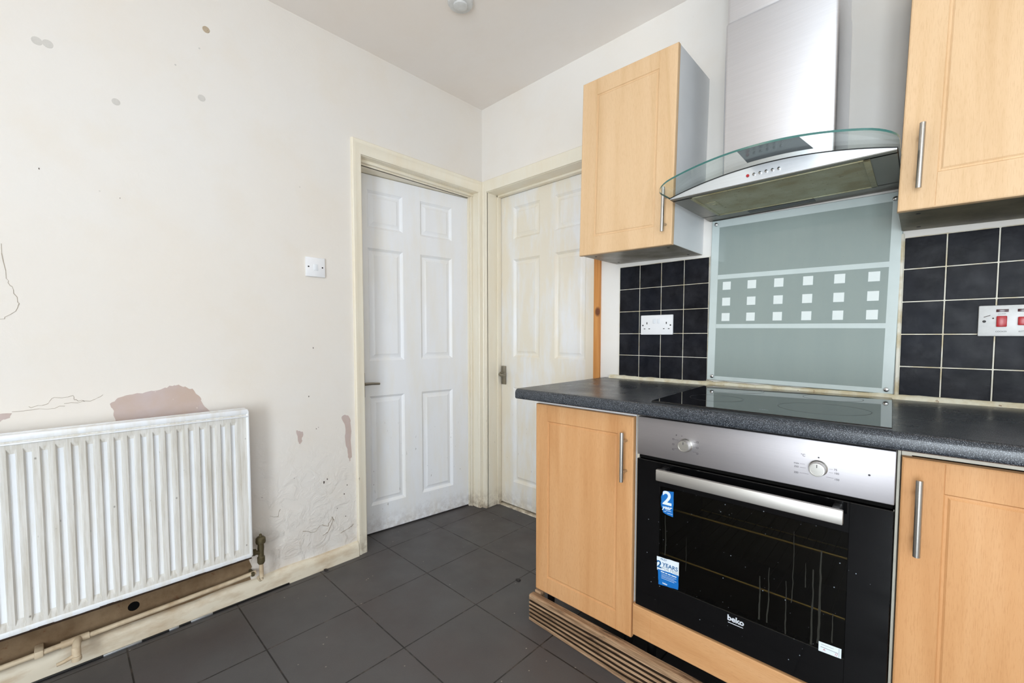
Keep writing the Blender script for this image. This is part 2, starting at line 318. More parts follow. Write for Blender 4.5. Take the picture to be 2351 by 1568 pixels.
# ------------------------------------------------------------------ mesh helpers
class MB:
    def __init__(s): s.bm = bmesh.new(); s.mi = 0
    def _merge(s, b, mi):
        for f in b.faces: f.material_index = mi
        me = bpy.data.meshes.new('t'); b.to_mesh(me); b.free(); s.bm.from_mesh(me); bpy.data.meshes.remove(me)
    def box(s, x0, x1, y0, y1, z0, z1, bev=0.0, mi=0, seg=2):
        b = bmesh.new(); bmesh.ops.create_cube(b, size=1)
        for v in b.verts:
            v.co = Vector(((x0+x1)/2 + v.co.x*(x1-x0), (y0+y1)/2 + v.co.y*(y1-y0), (z0+z1)/2 + v.co.z*(z1-z0)))
        if bev: bmesh.ops.bevel(b, geom=b.edges[:], offset=bev, segments=seg, affect='EDGES', profile=0.5)
        s._merge(b, mi); return s
    def cyl(s, p0, p1, r0, r1=None, n=24, mi=0, bev=0.0, caps=True):
        p0, p1 = Vector(p0), Vector(p1); r1 = r0 if r1 is None else r1
        b = bmesh.new(); d = p1-p0
        bmesh.ops.create_cone(b, cap_ends=caps, segments=n, radius1=r0, radius2=r1, depth=d.length)
        if bev:
            ed = [e for e in b.edges if abs(e.verts[0].co.z-e.verts[1].co.z) < 1e-6]
            bmesh.ops.bevel(b, geom=ed, offset=bev, segments=2, affect='EDGES')
        q = Vector((0, 0, 1)).rotation_difference(d)
        for v in b.verts: v.co = q @ v.co + (p0+p1)/2
        for f in b.faces: f.smooth = len(f.verts) == 4
        s._merge(b, mi); return s
    def lathe(s, prof, origin, axis=(0, 0, 1), n=32, mi=0):   # prof = [(radius, height)]
        b = bmesh.new(); q = Vector((0, 0, 1)).rotation_difference(Vector(axis)); rings = []
        for r, h in prof:
            rings.append([b.verts.new(q @ Vector((r*math.cos(2*math.pi*i/n), r*math.sin(2*math.pi*i/n), h)) + Vector(origin)) for i in range(n)])
        for a_, c_ in zip(rings, rings[1:]):
            for i in range(n):
                f = b.faces.new((a_[i], a_[(i+1) % n], c_[(i+1) % n], c_[i])); f.smooth = True
        b.faces.new(rings[0][::-1]); b.faces.new(rings[-1])
        s._merge(b, mi); return s
    def tube(s, pts, r, n=14, mi=0):
        b = bmesh.new(); pts = [Vector(p) for p in pts]; rings = []
        up = Vector((0.13, 0.21, 0.97)).normalized()
        for i, p in enumerate(pts):
            t = (pts[min(i+1, len(pts)-1)] - pts[max(i-1, 0)]).normalized()
            u = t.cross(up); u = u.normalized() if u.length > 0.05 else t.cross(Vector((1, 0, 0))).normalized(); w = t.cross(u)
            rr = r[i] if isinstance(r, (list, tuple)) else r
            rings.append([b.verts.new(p + u*rr*math.cos(2*math.pi*k/n) + w*rr*math.sin(2*math.pi*k/n)) for k in range(n)])
        for a_, c_ in zip(rings, rings[1:]):
            for k in range(n):
                f = b.faces.new((a_[k], a_[(k+1) % n], c_[(k+1) % n], c_[k])); f.smooth = True
        b.faces.new(rings[0][::-1]); b.faces.new(rings[-1])
        s._merge(b, mi); return s
    def poly(s, pts, vec, mi=0):      # polygon extruded by vec
        b = bmesh.new(); v = Vector(vec)
        lo = [b.verts.new(Vector(p)) for p in pts]; hi = [b.verts.new(Vector(p)+v) for p in pts]
        n = len(pts); b.faces.new(lo[::-1]); b.faces.new(hi)
        for i in range(n): b.faces.new((lo[i], lo[(i+1) % n], hi[(i+1) % n], hi[i]))
        bmesh.ops.recalc_face_normals(b, faces=b.faces[:]); s._merge(b, mi); return s
    def relief(s, P, U, V, panels, thick, rim=0.0, mi=0, pmi=None):
        """slab whose front is at depth 0 with sunk shapes. P(u,v,d) -> point; panels (u0,u1,v0,v1,[(iu,iv,d)...])"""
        b = bmesh.new()
        us = sorted(set([U[0]+rim, U[1]-rim] + [p[0] for p in panels] + [p[1] for p in panels]))
        vs = sorted(set([V[0]+rim, V[1]-rim] + [p[2] for p in panels] + [p[3] for p in panels]))
        def quad(cs, m=mi):
            f = b.faces.new([b.verts.new(P(*c)) for c in cs]); f.material_index = m
        for i in range(len(us)-1):
            for j in range(len(vs)-1):
                cu, cv = (us[i]+us[i+1])/2, (vs[j]+vs[j+1])/2
                if any(p[0] < cu < p[1] and p[2] < cv < p[3] for p in panels): continue
                quad([(us[i], vs[j], 0), (us[i+1], vs[j], 0), (us[i+1], vs[j+1], 0), (us[i], vs[j+1], 0)])
        def ring(a0, a1, m=mi):       # a = (u0,u1,v0,v1,d)
            A = [(a0[0], a0[2], a0[4]), (a0[1], a0[2], a0[4]), (a0[1], a0[3], a0[4]), (a0[0], a0[3], a0[4])]
            B = [(a1[0], a1[2], a1[4]), (a1[1], a1[2], a1[4]), (a1[1], a1[3], a1[4]), (a1[0], a1[3], a1[4])]
            for k in range(4): quad([A[k], A[(k+1) % 4], B[(k+1) % 4], B[k]], m)
        for p in panels:
            prev = (p[0], p[1], p[2], p[3], 0)
            for iu, iv, d in p[4]:
                cur = (p[0]+iu, p[1]-iu, p[2]+iv, p[3]-iv, d); ring(prev, cur); prev = cur
            quad([(prev[0], prev[2], prev[4]), (prev[1], prev[2], prev[4]), (prev[1], prev[3], prev[4]), (prev[0], prev[3], prev[4])], pmi if pmi is not None else mi)
        o0 = (U[0]+rim, U[1]-rim, V[0]+rim, V[1]-rim, 0); o1 = (U[0]+rim*0.3, U[1]-rim*0.3, V[0]+rim*0.3, V[1]-rim*0.3, rim*0.3)
        o2 = (U[0], U[1], V[0], V[1], rim); o3 = (U[0], U[1], V[0], V[1], thick)
        if rim: ring(o0, o1); ring(o1, o2)
        ring(o2, o3); quad([(U[0], V[0], thick), (U[1], V[0], thick), (U[1], V[1], thick), (U[0], V[1], thick)])
        bmesh.ops.remove_doubles(b, verts=b.verts[:], dist=1e-5)
        bmesh.ops.recalc_face_normals(b, faces=b.faces[:])
        me = bpy.data.meshes.new('t'); b.to_mesh(me); b.free(); s.bm.from_mesh(me); bpy.data.meshes.remove(me); return s
    def text(s, body, size, pos, thick=0.0004, bold=0.0, align='CENTER', axis='y', mi=0, shear=0.0, rot=0.0, wide=1.0):
        cu = bpy.data.curves.new('t', 'FONT'); cu.body = body; cu.size = size; cu.align_x = align; cu.align_y = 'CENTER'
        cu.offset = bold; cu.extrude = thick/2; cu.shear = shear; cu.resolution_u = 4
        o = bpy.data.objects.new('t', cu); COL.objects.link(o)
        bpy.context.view_layer.update()
        me = bpy.data.meshes.new_from_object(o.evaluated_get(bpy.context.evaluated_depsgraph_get()))
        COL.objects.unlink(o); bpy.data.objects.remove(o)
        c_, s_ = math.cos(rot), math.sin(rot)
        for v in me.vertices:
            x, y, z = v.co; x *= wide; x, y = x*c_-y*s_, x*s_+y*c_
            v.co = Vector((pos[0]+x, pos[1]-z, pos[2]+y)) if axis == 'y' else Vector((pos[0]+x, pos[1]+y, pos[2]+z))
        for p in me.polygons: p.material_index = mi
        s.bm.from_mesh(me); bpy.data.meshes.remove(me); return s
ORG = {}
def build(name, mb, mats, parent=None, org=None, smooth=False, label=None):
    me = bpy.data.meshes.new(name)
    if parent is not None: org = ORG[parent.name]
    if org is None:
        xs = [v.co for v in mb.bm.verts]
        lo = Vector([min(c[i] for c in xs) for i in range(3)]); hi = Vector([max(c[i] for c in xs) for i in range(3)])
        org = Vector(((lo.x+hi.x)/2, (lo.y+hi.y)/2, lo.z))
    org = Vector(org)
    for v in mb.bm.verts: v.co -= org
    mb.bm.to_mesh(me); mb.bm.free()
    if not isinstance(mats, (list, tuple)): mats = [mats]
    for x in mats: me.materials.append(x)
    if smooth:
        for p in me.polygons: p.use_smooth = True
    me.set_sharp_from_angle(angle=math.radians(32))
    o = bpy.data.objects.new(name, me); COL.objects.link(o)
    if parent is not None: o.parent = parent
    else: o.location = org
    ORG[o.name] = org
    if label: o['label'] = label
    return o
def tag(o, label, cat, group=None, kind=None):
    o['label'] = label; o['category'] = cat
    if group: o['group'] = group
    if kind: o['kind'] = kind
    return o
def thing(name, loc, label, cat, group=None, kind=None):
    o = bpy.data.objects.new(name, None); COL.objects.link(o); o.location = loc; o.empty_display_size = 0.1
    ORG[o.name] = Vector(loc); return tag(o, label, cat, group, kind)
def cyls(p0, p1, r, **k): return MB().cyl(p0, p1, r, **k)

# ------------------------------------------------------------------ room shell
CH = 2.447; XR = 3.0; YF = -3.6
f = build('floor', MB().box(-0.5, XR+0.3, YF-0.3, 0.5, -0.06, 0), M['floor']); tag(f, 'dark slate-grey square tiled kitchen floor', 'floor', kind='structure')
f = build('ceiling', MB().box(-0.5, XR+0.3, YF-0.3, 0.5, CH, CH+0.06), M['ceil']); tag(f, 'plain off-white painted ceiling', 'ceiling', kind='structure')
w = MB()   # left wall with a doorway, y -0.796..-0.04, z 0..1.945, and a backing added behind it to keep sky light out
w.box(-0.5, 0, YF-0.3, -0.796, 0, CH).box(-0.5, 0, -0.796, -0.038, 1.946, CH).box(-0.5, 0, -0.038, 0.5, 0, CH).box(-0.5, -0.32, -0.8, -0.03, 0, 1.95)
wl = build('wall_left', w, M['wall'], org=(0, 0, 0)); tag(wl, 'off-white painted wall with flaking paint above the radiator', 'wall', kind='structure')
w = MB()
w.box(0, 0.022, 0, 0.5, 0, CH).box(0.022, 0.846, 0, 0.5, 1.950, CH).box(0.846, XR, 0, 0.5, 0, CH).box(0.02, 0.85, 0.3, 0.5, 0, 1.95)  # last box: backing added behind the doorway to block sky light
wb = build('wall_back', w, M['wallb'], org=(0, 0, 0)); tag(wb, 'off-white wall behind the cabinets and cooker hood', 'wall', kind='structure')
w = MB().box(XR, XR+0.12, YF-0.12, 0.3, 0, 0.7).box(XR, XR+0.12, YF-0.12, 0.3, 1.9, CH).box(XR, XR+0.12, YF-0.12, -3.25, 0.7, 1.9).box(XR, XR+0.12, -1.25, 0.3, 0.7, 1.9)
wr = build('wall_right', w, M['wallb'], org=(XR, 0, 0)); tag(wr, 'off-white wall with a side window', 'wall', kind='structure')
w = MB().box(0, XR, YF-0.12, YF, 0, 0.1).box(0, XR, YF-0.12, YF, 2.1, CH).box(0, 1.86, YF-0.12, YF, 0.1, 2.1).box(2.9, XR, YF-0.12, YF, 0.1, 2.1)
wf = build('wall_front', w, M['wallb'], org=(0, YF, 0)); tag(wf, 'off-white wall facing the cooker, with a window', 'wall', kind='structure')
def window(name, along, a0, a1, at, label, z0=0.7, z1=1.9):
    root = thing(name, (at if along == 'y' else (a0+a1)/2, (a0+a1)/2 if along == 'y' else at, z0), label, 'window', kind='structure')
    fr = MB(); pn = MB(); mid = (a0+a1)/2
    def b(mb, u0, u1, d0, d1, q0, q1):
        if along == 'x': mb.box(u0, u1, at+d0, at+d1, q0, q1, 0.004)
        else: mb.box(at+d0, at+d1, u0, u1, q0, q1, 0.004)
    for u0, u1 in ((a0, a0+.06), (a1-.06, a1), (mid-.03, mid+.03)): b(fr, u0, u1, -.03, .03, z0, z1)
    for q0, q1 in ((z0, z0+.06), (z1-.06, z1), (z1-.38, z1-.34)): b(fr, a0, a1, -.029, .029, q0, q1)
    for u0, u1 in ((a0+.055, mid-.025), (mid+.025, a1-.055)):
        for q0, q1 in ((z0+.055, z1-.375), (z1-.345, z1-.055)): b(pn, u0, u1, -.004, .004, q0, q1)
    build('window_frame', fr, M['white'], root); build('pane', pn, M['pane'], root)
window('window_1', 'x', 1.86, 2.9, YF-0.06, 'unseen tall white framed glazing facing the cooker, carried low to light the lower room', 0.1, 2.1)  # unseen opening, shaped tall so daylight falls on the lower room
window('window_2', 'y', -3.25, -1.25, XR+0.06, 'unseen wide white framed side window, set low for its light')  # unseen opening, lowered so more daylight reaches the lower wall

# flaked paint, cracks and marks on the left wall
def jag(pts, amp=0.006, sub=5, seed=0):
    out = []; rn = random.Random(seed)
    for i in range(len(pts)):
        p, q = Vector(pts[i]), Vector(pts[(i+1) % len(pts)])
        for k in range(sub):
            a_ = p.lerp(q, k/sub); out.append((a_.x + rn.uniform(-amp, amp), a_.y + rn.uniform(-amp, amp)))
    return out
def wall_patch(name, yz, mat, x=0.0006, **k):
    mb = MB().poly([(0.0, y, z) for y, z in jag(yz, **k)], (x, 0, 0)); return build(name, mb, mat, wl)
wall_patch('flaked_patch', [(-1.70, 0.772), (-1.705, 0.815), (-1.715, 0.845), (-1.692, 0.868), (-1.655, 0.872), (-1.607, 0.882), (-1.58, 0.881), (-1.555, 0.893), (-1.535, 0.897), (-1.505, 0.887), (-1.487, 0.876), (-1.46, 0.845), (-1.455, 0.815), (-1.43, 0.782), (-1.44, 0.74), (-1.70, 0.74)], M['plaster'], amp=0.0028, sub=4, seed=3)['label'] = 'bare pinkish plaster where paint has flaked above the radiator'
wall_patch('flaked_patch', [(-1.118, 0.660), (-1.104, 0.656), (-1.086, 0.650), (-1.091, 0.63), (-1.095, 0.603), (-1.103, 0.598), (-1.108, 0.61)], M['plaster'], amp=0.0022, sub=4, seed=5)
wall_patch('flaked_patch', [(-0.913, 0.692), (-0.896, 0.70), (-0.876, 0.694), (-0.866, 0.66), (-0.866, 0.49), (-0.876, 0.47), (-0.885, 0.52), (-0.895, 0.58), (-0.894, 0.65)], M['plaster'], amp=0.003, sub=4, seed=6)
wall_patch('flaked_patch', [(-1.975, 0.845), (-1.93, 0.845), (-1.938, 0.832), (-1.955, 0.822), (-1.975, 0.82)], M['plaster'], amp=0.002, seed=7)
wall_patch('stained_area', [(-1.305, 0.06), (-1.32, 0.19), (-1.36, 0.215), (-1.36, 0.3), (-2.3, 0.3), (-2.3, 0.06)], M['stain_wall'], x=0.0004, amp=0.008, sub=6, seed=8)['label'] = 'brown stained wall beneath the radiator'
def crack(pts, w_=0.0009, mat='crack', seed=0):
    rn = random.Random(seed); line = []
    for i in range(len(pts)-1):
        p, q = Vector(pts[i]), Vector(pts[i+1])
        for k in range(4):
            a_ = p.lerp(q, k/4); line.append((a_.x+rn.uniform(-.003, .003), a_.y+rn.uniform(-.003, .003)))
    line.append(pts[-1]); mb = MB()
    for (y0, z0), (y1, z1) in zip(line, line[1:]):
        d = Vector((y1-y0, z1-z0)); n_ = Vector((-d.y, d.x)).normalized()*w_/2*rn.uniform(.6, 1.5)
        mb.poly([(0, y0-n_.x, z0-n_.y), (0, y1-n_.x, z1-n_.y), (0, y1+n_.x, z1+n_.y), (0, y0+n_.x, z0+n_.y)], (0.0007, 0, 0))
    return build('crack', mb, M[mat], wl)
crack([(-1.936, 1.348), (-1.928, 1.247), (-1.92, 1.222), (-1.908, 1.183), (-1.907, 1.161), (-1.932, 1.133), (-1.955, 1.115)], 0.0012)
crack([(-1.90, 0.857), (-1.86, 0.862), (-1.845, 0.882), (-1.80, 0.882), (-1.795, 0.868), (-1.775, 0.862)], 0.001, seed=2)
crack([(-1.82, 0.86), (-1.76, 0.863), (-1.73, 0.88)], 0.001, seed=3)
crack([(-1.93, 0.85), (-1.86, 0.848), (-1.82, 0.852)], 0.001, seed=4)
crack([(-1.10, 0.20), (-1.05, 0.18), (-1.02, 0.205), (-0.985, 0.19), (-0.965, 0.225), (-0.955, 0.20)], 0.0025, seed=5)
crack([(-0.93, 0.135), (-0.90, 0.14), (-0.875, 0.15), (-0.862, 0.16)], 0.003, seed=6)
crack([(-1.01, 0.155), (-0.985, 0.16), (-0.97, 0.19), (-0.962, 0.22)], 0.0035, seed=7)
crack([(-1.23, 0.31), (-1.20, 0.30), (-1.19, 0.33)], 0.0015, seed=8)
for y, z, r in ((-1.036, 1.023, .004), (-1.06, 0.806, .004), (-1.666, 1.543, .002), (-1.03, 0.655, .003), (-1.02, 0.66, .002), (-1.0, 0.40, .007), (-1.31, 0.52, .002), (-1.26, 0.40, .002), (-1.13, 0.45, .002), (-1.85, 1.59, .003), (-0.985, 0.412, .005), (-0.905, 0.32, .005), (-0.89, 0.36, .004), (-0.94, 0.26, .003), (-0.90, 0.21, .004)):
    rn = random.Random(int(z*1000)); n_ = 9
    build('scuff', MB().poly([(0, y+r*rn.uniform(.5, 1.1)*math.cos(2*math.pi*k/n_)*.6, z+r*rn.uniform(.5, 1.1)*math.sin(2*math.pi*k/n_)) for k in range(n_)], (0.0008, 0, 0)), M['scuff'], wl)
for y, z, r in ((-1.427, 2.145, .003), (-1.501, 2.053, .003), (-1.425, 1.966, .012), (-1.841, 1.974, .012), (-1.818, 1.976, .012), (-1.666, 1.86, .011)):
    build('filled_hole', MB().cyl((0, y, z), (0.0006, y, z), r, n=16), M['filler_blob'], wl)
build('rusty_hole', MB().lathe([(.012, 0), (.010, .0015), (.006, .001), (.004, .0025)], (0, -1.404, 2.224), (1, 0, 0), n=18), M['rawplug'], wl)

# ------------------------------------------------------------------ door frames, doors
def sweep_frame(mb, P, L_, R_, T, prof, kl=1.0, kt=1.0, kr=1.0, B=0.0, right=True):
    """prof [(offset outward, proud)], P(u, v, proud)"""
    def row(o, t_):
        pts = [P(L_-o*kl, B, t_), P(L_-o*kl, T+o*kt, t_)]
        if right: pts += [P(R_+o*kr, T+o*kt, t_), P(R_+o*kr, B, t_)]
        else: pts += [P(R_, T+o*kt, t_)]
        return pts
    rows = [row(o, t_) for o, t_ in prof]
    b = bmesh.new(); vs = [[b.verts.new(p) for p in r_] for r_ in rows]
    for a_, c_ in zip(vs, vs[1:]):
        for k in range(len(a_)-1): b.faces.new((a_[k], a_[k+1], c_[k+1], c_[k]))
    bmesh.ops.recalc_face_normals(b, faces=b.faces[:]); mb._merge(b, 0)
prof = [(0, -0.004), (0, 0.010), (0.004, 0.013), (0.030, 0.015), (0.036, 0.018), (0.046, 0.018), (0.049, 0.014), (0.050, -0.004)]
t = MB(); sweep_frame(t, lambda u, v_, d: Vector((d, u, v_)), -0.796, -0.038, 1.946, prof, 0.96, 1.35, 0.72)
# lining and stops of doorway 1
t.box(-0.32, 0.0, -0.82, -0.794, 0, 1.96).box(-0.32, 0.0, -0.04, -0.020, 0, 1.96).box(-0.32, 0.0, -0.80, -0.03, 1.944, 1.966)
t.box(-0.058, -0.044, -0.052, -0.04, 0, 1.945, 0.002).box(-0.052, -0.036, -0.79, -0.04, 1.930, 1.945, 0.002).box(-0.070, -0.054, -0.79, -0.05, 1.9235, 1.945, 0.002).box(-0.30, -0.060, -0.79, -0.05, 1.9235, 1.945).box(-0.0745, -0.058, -0.06, -0.04, 0, 1.945, 0.002)
tr = build('trim_1', t, M['trim'], org=(0, -0.4, 0)); tag(tr, 'cream glossy frame round the ajar door in the left wall', 'door frame', kind='structure')
t = MB(); sweep_frame(t, lambda u, v_, d: Vector((u, -d, v_)), 0.046, 0.846, 1.946, prof, 0.56, 1.35, 1.0, right=False)
t.box(0.020, 0.046, 0.0, 0.30, 0, 1.96).box(0.03, 0.83, 0.0, 0.30, 1.944, 1.966)
t.box(0.046, 0.056, 0.080, 0.112, 0, 1.945, 0.002).box(0.046, 0.83, 0.080, 0.112, 1.933, 1.945, 0.002)
tr = build('trim_2', t, M['trim'], org=(0.4, 0, 0)); tag(tr, 'cream glossy frame round the door in the back wall', 'door frame', kind='structure')
tr = build('trim_3', MB().box(0.812, 0.847, -0.012, 0.14, 0, 1.945, 0.002), M['pine']); tag(tr, 'bare knotty pine door post beside the tiles', 'door post', kind='structure')
tr = build('trim_4', MB().box(0.05, 0.81, 0.09, 0.16, 0.0, 0.006, 0.002), M['trim']); tag(tr, 'worn threshold strip under the back wall door', 'threshold', kind='structure')

six = [(0.004, 0.004, 0.004), (0.013, 0.013, 0.0125), (0.017, 0.017, 0.0125), (0.036, 0.036, 0.003), (0.040, 0.040, 0.0035)]
def lever(parent, P, s0, z0, horiz, name='door_handle', mat='oldhandle'):
    pass
# door_1 hinged at the right, ajar: local frame along y, then turned about the hinge
H0 = Vector((-0.070, -0.055, 0.0)); ang = math.atan2(0.113, 1.0)
d1 = thing('door_1', H0, 'white six-panel door standing slightly ajar in the left wall', 'door', kind='structure')
pan = []
for s0, s1 in ((0.118, 0.328), (0.436, 0.638)):
    for z0, z1 in ((0.158, 0.754), (0.944, 1.542), (1.646, 1.843)): pan.append((-s1, -s0, z0, z1, six))
leaf = MB().relief(lambda u, v_, d: Vector((H0.x-d, H0.y+u, v_)), (-0.711, 0.0), (0.008, 1.921), pan, 0.035, 0.002)
build('door_leaf', leaf, M['door'], d1)
hd = MB().box(H0.x, H0.x+0.006, H0.y-0.700, H0.y-0.664, 0.752, 0.882, 0.002)
h1 = build('door_handle', hd, M['oldhandle'], d1, label='tarnished lever handle')
build('lever', MB().tube([(H0.x+0.004, H0.y-0.684, 0.826), (H0.x+0.038, H0.y-0.684, 0.826), (H0.x+0.046, H0.y-0.676, 0.827), (H0.x+0.048, H0.y-0.64, 0.827), (H0.x+0.044, H0.y-0.60, 0.824)], [0.009, 0.008, 0.008, 0.007, 0.006]), M['oldhandle'], h1, smooth=True)
d1.rotation_euler = (0, 0, -ang)
d2 = thing('door_2', (0.43, 0.115, 0.0), 'yellowed white six-panel door in the back wall, partly behind the cabinets', 'door', kind='structure')
pan = []
for s0, s1 in ((0.156, 0.364), (0.475, 0.682)):
    for z0, z1 in ((0.165, 0.760), (0.948, 1.544), (1.666, 1.860)): pan.append((s0, s1, z0, z1, six))
build('door_leaf', MB().relief(lambda u, v_, d: Vector((u, 0.115+d, v_)), (0.050, 0.811), (0.014, 1.935), pan, 0.035, 0.002), M['door2'], d2)
hd = MB().box(0.058, 0.096, 0.108, 0.116, 0.772, 0.888, 0.002)
h2 = build('door_handle', hd, M['oldhandle'], d2, label='tarnished rim latch handle')
build('lever', MB().tube([(0.077, 0.11, 0.838), (0.077, 0.075, 0.838), (0.084, 0.066, 0.838), (0.125, 0.066, 0.836)], [0.009, 0.008, 0.008, 0.006]).box(0.040, 0.10, 0.094, 0.108, 0.822, 0.850, 0.003), M['oldhandle'], h2, smooth=False)

# ------------------------------------------------------------------ skirting, floor strip
t = MB(); b = bmesh.new(); rn = random.Random(4)
ys = [-0.845 - i*0.03 for i in range(92)]
pr = [(0.0, 0.070), (0.008, 0.069), (0.014, 0.065), (0.019, 0.057), (0.022, 0.045), (0.023, 0.03), (0.024, 0.0)]
rows = [[b.verts.new((px + (0.0016*noise.noise((y*14, pz*30, 1)) if px > 0.001 else 0), y, pz + (0.004*noise.noise((y*9, pz*9, 5)) if pz > 0.001 else 0))) for px, pz in pr] for y in ys]
for r0, r1 in zip(rows, rows[1:]):
    for k in range(len(pr)-1): b.faces.new((r0[k], r0[k+1], r1[k+1], r1[k])).smooth = True
b.faces.new([b.verts.new(v_.co) for v_ in rows[0]] + [b.verts.new((0, ys[0], 0))])
t._merge(b, 0)
bs = build('baseboard_left', t, M['skirt'], org=(0, -1.8, 0)); tag(bs, 'low cream skirting with chipped paint along the left wall', 'skirting', kind='structure')
t = MB().box(0.0235, 0.031, -3.0, -1.17, 0, 0.007, 0.002, 0)
for y0, y1 in ((-1.52, -1.45), (-1.585, -1.555), (-1.76, -1.66)): t.box(0.0232, 0.0315, y0, y1, 0, 0.0076, 0.002, 1)
ts = build('trim_5', t, [M['blackpl'], M['silver']]); tag(ts, 'thin black edging strip between skirting and floor tiles', 'trim', kind='structure')

# ------------------------------------------------------------------ radiator with valve and pipes
rx = 0.10; ry1 = -1.330; ry0 = -2.33; rz0, rz1 = 0.212, 0.788
rad = thing('radiator', (0.08, (ry0+ry1)/2, rz0), 'white ribbed panel radiator with dirt-streaked channels on the left wall', 'radiator')
ch = []
for i in range(29):
    yc = -1.379 - 0.0325*i
    if yc - 0.012 < ry0 + 0.03: break
    ch.append((yc-0.0105, yc+0.0105, 0.232, 0.752, [(0.0042, 0.016, 0.0095)]))
build('panel', MB().relief(lambda u, v_, d: Vector((rx-d, u, v_)), (ry0, ry1), (rz0, rz1), ch, 0.016, 0.004, 0, 1), [M['radface'], M['rad']], rad)
rm = MB().box(0.070, 0.104, ry0-0.003, ry1+0.002, rz1-0.014, rz1+0.006, 0.005).box(0.062, 0.078, ry0, ry1, rz1-0.002, rz1+0.008, 0.004)
rm.box(0.082, 0.104, ry1-0.006, ry1+0.004, rz0, rz1, 0.004).box(0.086, 0.103, ry0, ry1, rz0-0.006, rz0+0.012, 0.004)
build('rim', rm, M['rad'], rad)
build('rim_bead', MB().box(0.098, 0.1065, ry0, ry1, rz1-0.024, rz1-0.0185, 0.0025), M['rad'], rad)
b = bmesh.new(); ee = MB(); rn = random.Random(21)
for i in range(60):
    y_ = ry1 - 0.002 - i*(ry1-ry0)/60; h_ = .0015 + .006*abs(noise.noise((y_*13, 2, 0)))
    ee.box(0.088, 0.1046, y_-(ry1-ry0)/60, y_, rz0-.0085, rz0-.005+h_)
build('rusty_edge', ee, M['rust'], rad)
build('rear_fins', MB().box(0.040, 0.084, ry0+0.03, ry1-0.03, rz0+0.04, rz1-0.03), M['rad'], rad)
for y in (-1.55, -2.15):
    build('bracket', MB().box(0.003, 0.045, y-0.015, y+0.015, rz0+0.06, rz1-0.06, 0.002), M['rad'], rad)
vl = thing('radiator_valve', (0.062, -1.287, 0.160), 'corroded brass valve at the lower right end of the radiator', 'valve')
vx, vy = 0.062, -1.287
build('valve_body', MB().lathe([(.010, 0.150), (.014, .158), (.014, .178), (.0105, .182), (.0105, .20), (.012, .215), (.011, .232), (.008, .236)], (vx, vy, 0)).cyl((vx, vy, .197), (vx+.006, -1.338, .214), .0085).cyl((vx+.004, -1.322, .209), (vx+.003, -1.308, .205), .0135, n=6), M['valve'], vl)
build('cap', MB().lathe([(.008, .232), (.017, .236), (.0185, .243), (.0175, .256), (.012, .262), (.006, .263), (.005, .272), (.002, .274)], (vx, vy, 0)), M['valve'], vl)
build('tail_pipe', MB().tube([(vx, vy, .160), (vx, vy, .095), (vx-.001, vy, .086), (vx-.010, vy-.001, .080), (0.03, vy-.002, .080)], .0078), M['pipe'], vl)
pp = thing('heating_pipe', (0.035, -1.8, 0.09), 'cream painted heating pipe running along the skirting under the radiator', 'pipe')
build('pipe_run', MB().tube([(0.030, -1.300, 0.107), (0.034, -1.40, 0.104), (0.036, -1.60, 0.101), (0.038, -1.81, 0.098), (0.040, -2.0, 0.094), (0.040, -3.0, 0.088)], 0.0082), M['pipe'], pp)
build('tee', MB().cyl((0.037, -1.79, 0.098), (0.0385, -1.855, 0.097), 0.0115).tube([(0.037, -1.815, 0.099), (0.062, -1.820, 0.098), (0.074, -1.822, 0.090), (0.078, -1.822, 0.066)], [.0105, .0105, .011, .0115]), M['pipe'], pp)
build('drain_cock', MB().lathe([(.0115, 0), (.0125, .004), (.012, .012), (.009, .014)], (0.079, -1.822, 0.052)).tube([(0.079, -1.826, 0.070), (0.082, -1.850, 0.064), (0.082, -1.866, 0.062)], [.006, .0055, .005]), M['pipe'], pp)
build('pipe_clip', MB().box(0.0, 0.050, -1.912, -1.892, 0.086, 0.108, 0.003), M['pipe'], pp)
build('pipe_clip', MB().box(0.0, 0.044, -1.318, -1.306, 0.098, 0.114, 0.003), M['valve'], pp)
build('wall_hole', MB().cyl((0, -1.676, 0.125), (0.0009, -1.676, 0.125), 0.016, n=18), M['void'], wl)

# ------------------------------------------------------------------ light switch, ceiling fitting, pendant
sw = thing('light_switch', (0, -1.021, 1.384), 'white single light switch on the left wall beside the door frame', 'light switch')
build('plate', MB().box(0, 0.010, -1.064, -0.978, 1.341, 1.427, 0.003), M['white'], sw)
build('rocker', MB().box(0.009, 0.0125, -1.030, -1.011, 1.369, 1.396, 0.0015), M['rocker'], sw)
for y in (-1.052, -0.991): build('screw', cyls((0.009, y, 1.384), (0.0106, y, 1.384), 0.0034), M['hole'], sw)
cr = thing('ceiling_fitting', (0.566, -0.640, CH), 'small round white blanked-off ceiling fitting', 'ceiling fitting')
build('base', MB().lathe([(.052, 0), (.052, -.010), (.048, -.016), (.036, -.018)][::-1], (0.566, -0.640, CH), (0, 0, 1)), M['white2'], cr)
build('cover', MB().lathe([(.030, -.014), (.028, -.024), (.016, -.028), (.006, -.026)][::-1], (0.566, -0.640, CH), (0, 0, 1)), M['white2'], cr)
pn = thing('pendant_lamp', (1.16, -2.45, CH), 'pendant lamp with a bare warm bulb in the middle of the ceiling', 'lamp')
build('ceiling_rose', MB().lathe([(.045, 0), (.042, -.02), (.01, -.03)][::-1], (1.16, -2.45, CH)), M['white'], pn)
build('cord', cyls((1.16, -2.45, CH-.02), (1.16, -2.45, 2.39), 0.003, n=8), M['white'], pn)
build('bulb', MB().lathe([(.004, 0), (.018, .005), (.029, .025), (.029, .04), (.016, .075), (.013, .09)], (1.16, -2.45, 2.27), n=24), M['bulb'], pn)
build('bulb_holder', cyls((1.16, -2.45, 2.40), (1.16, -2.45, 2.355), 0.018), M['white'], pn)

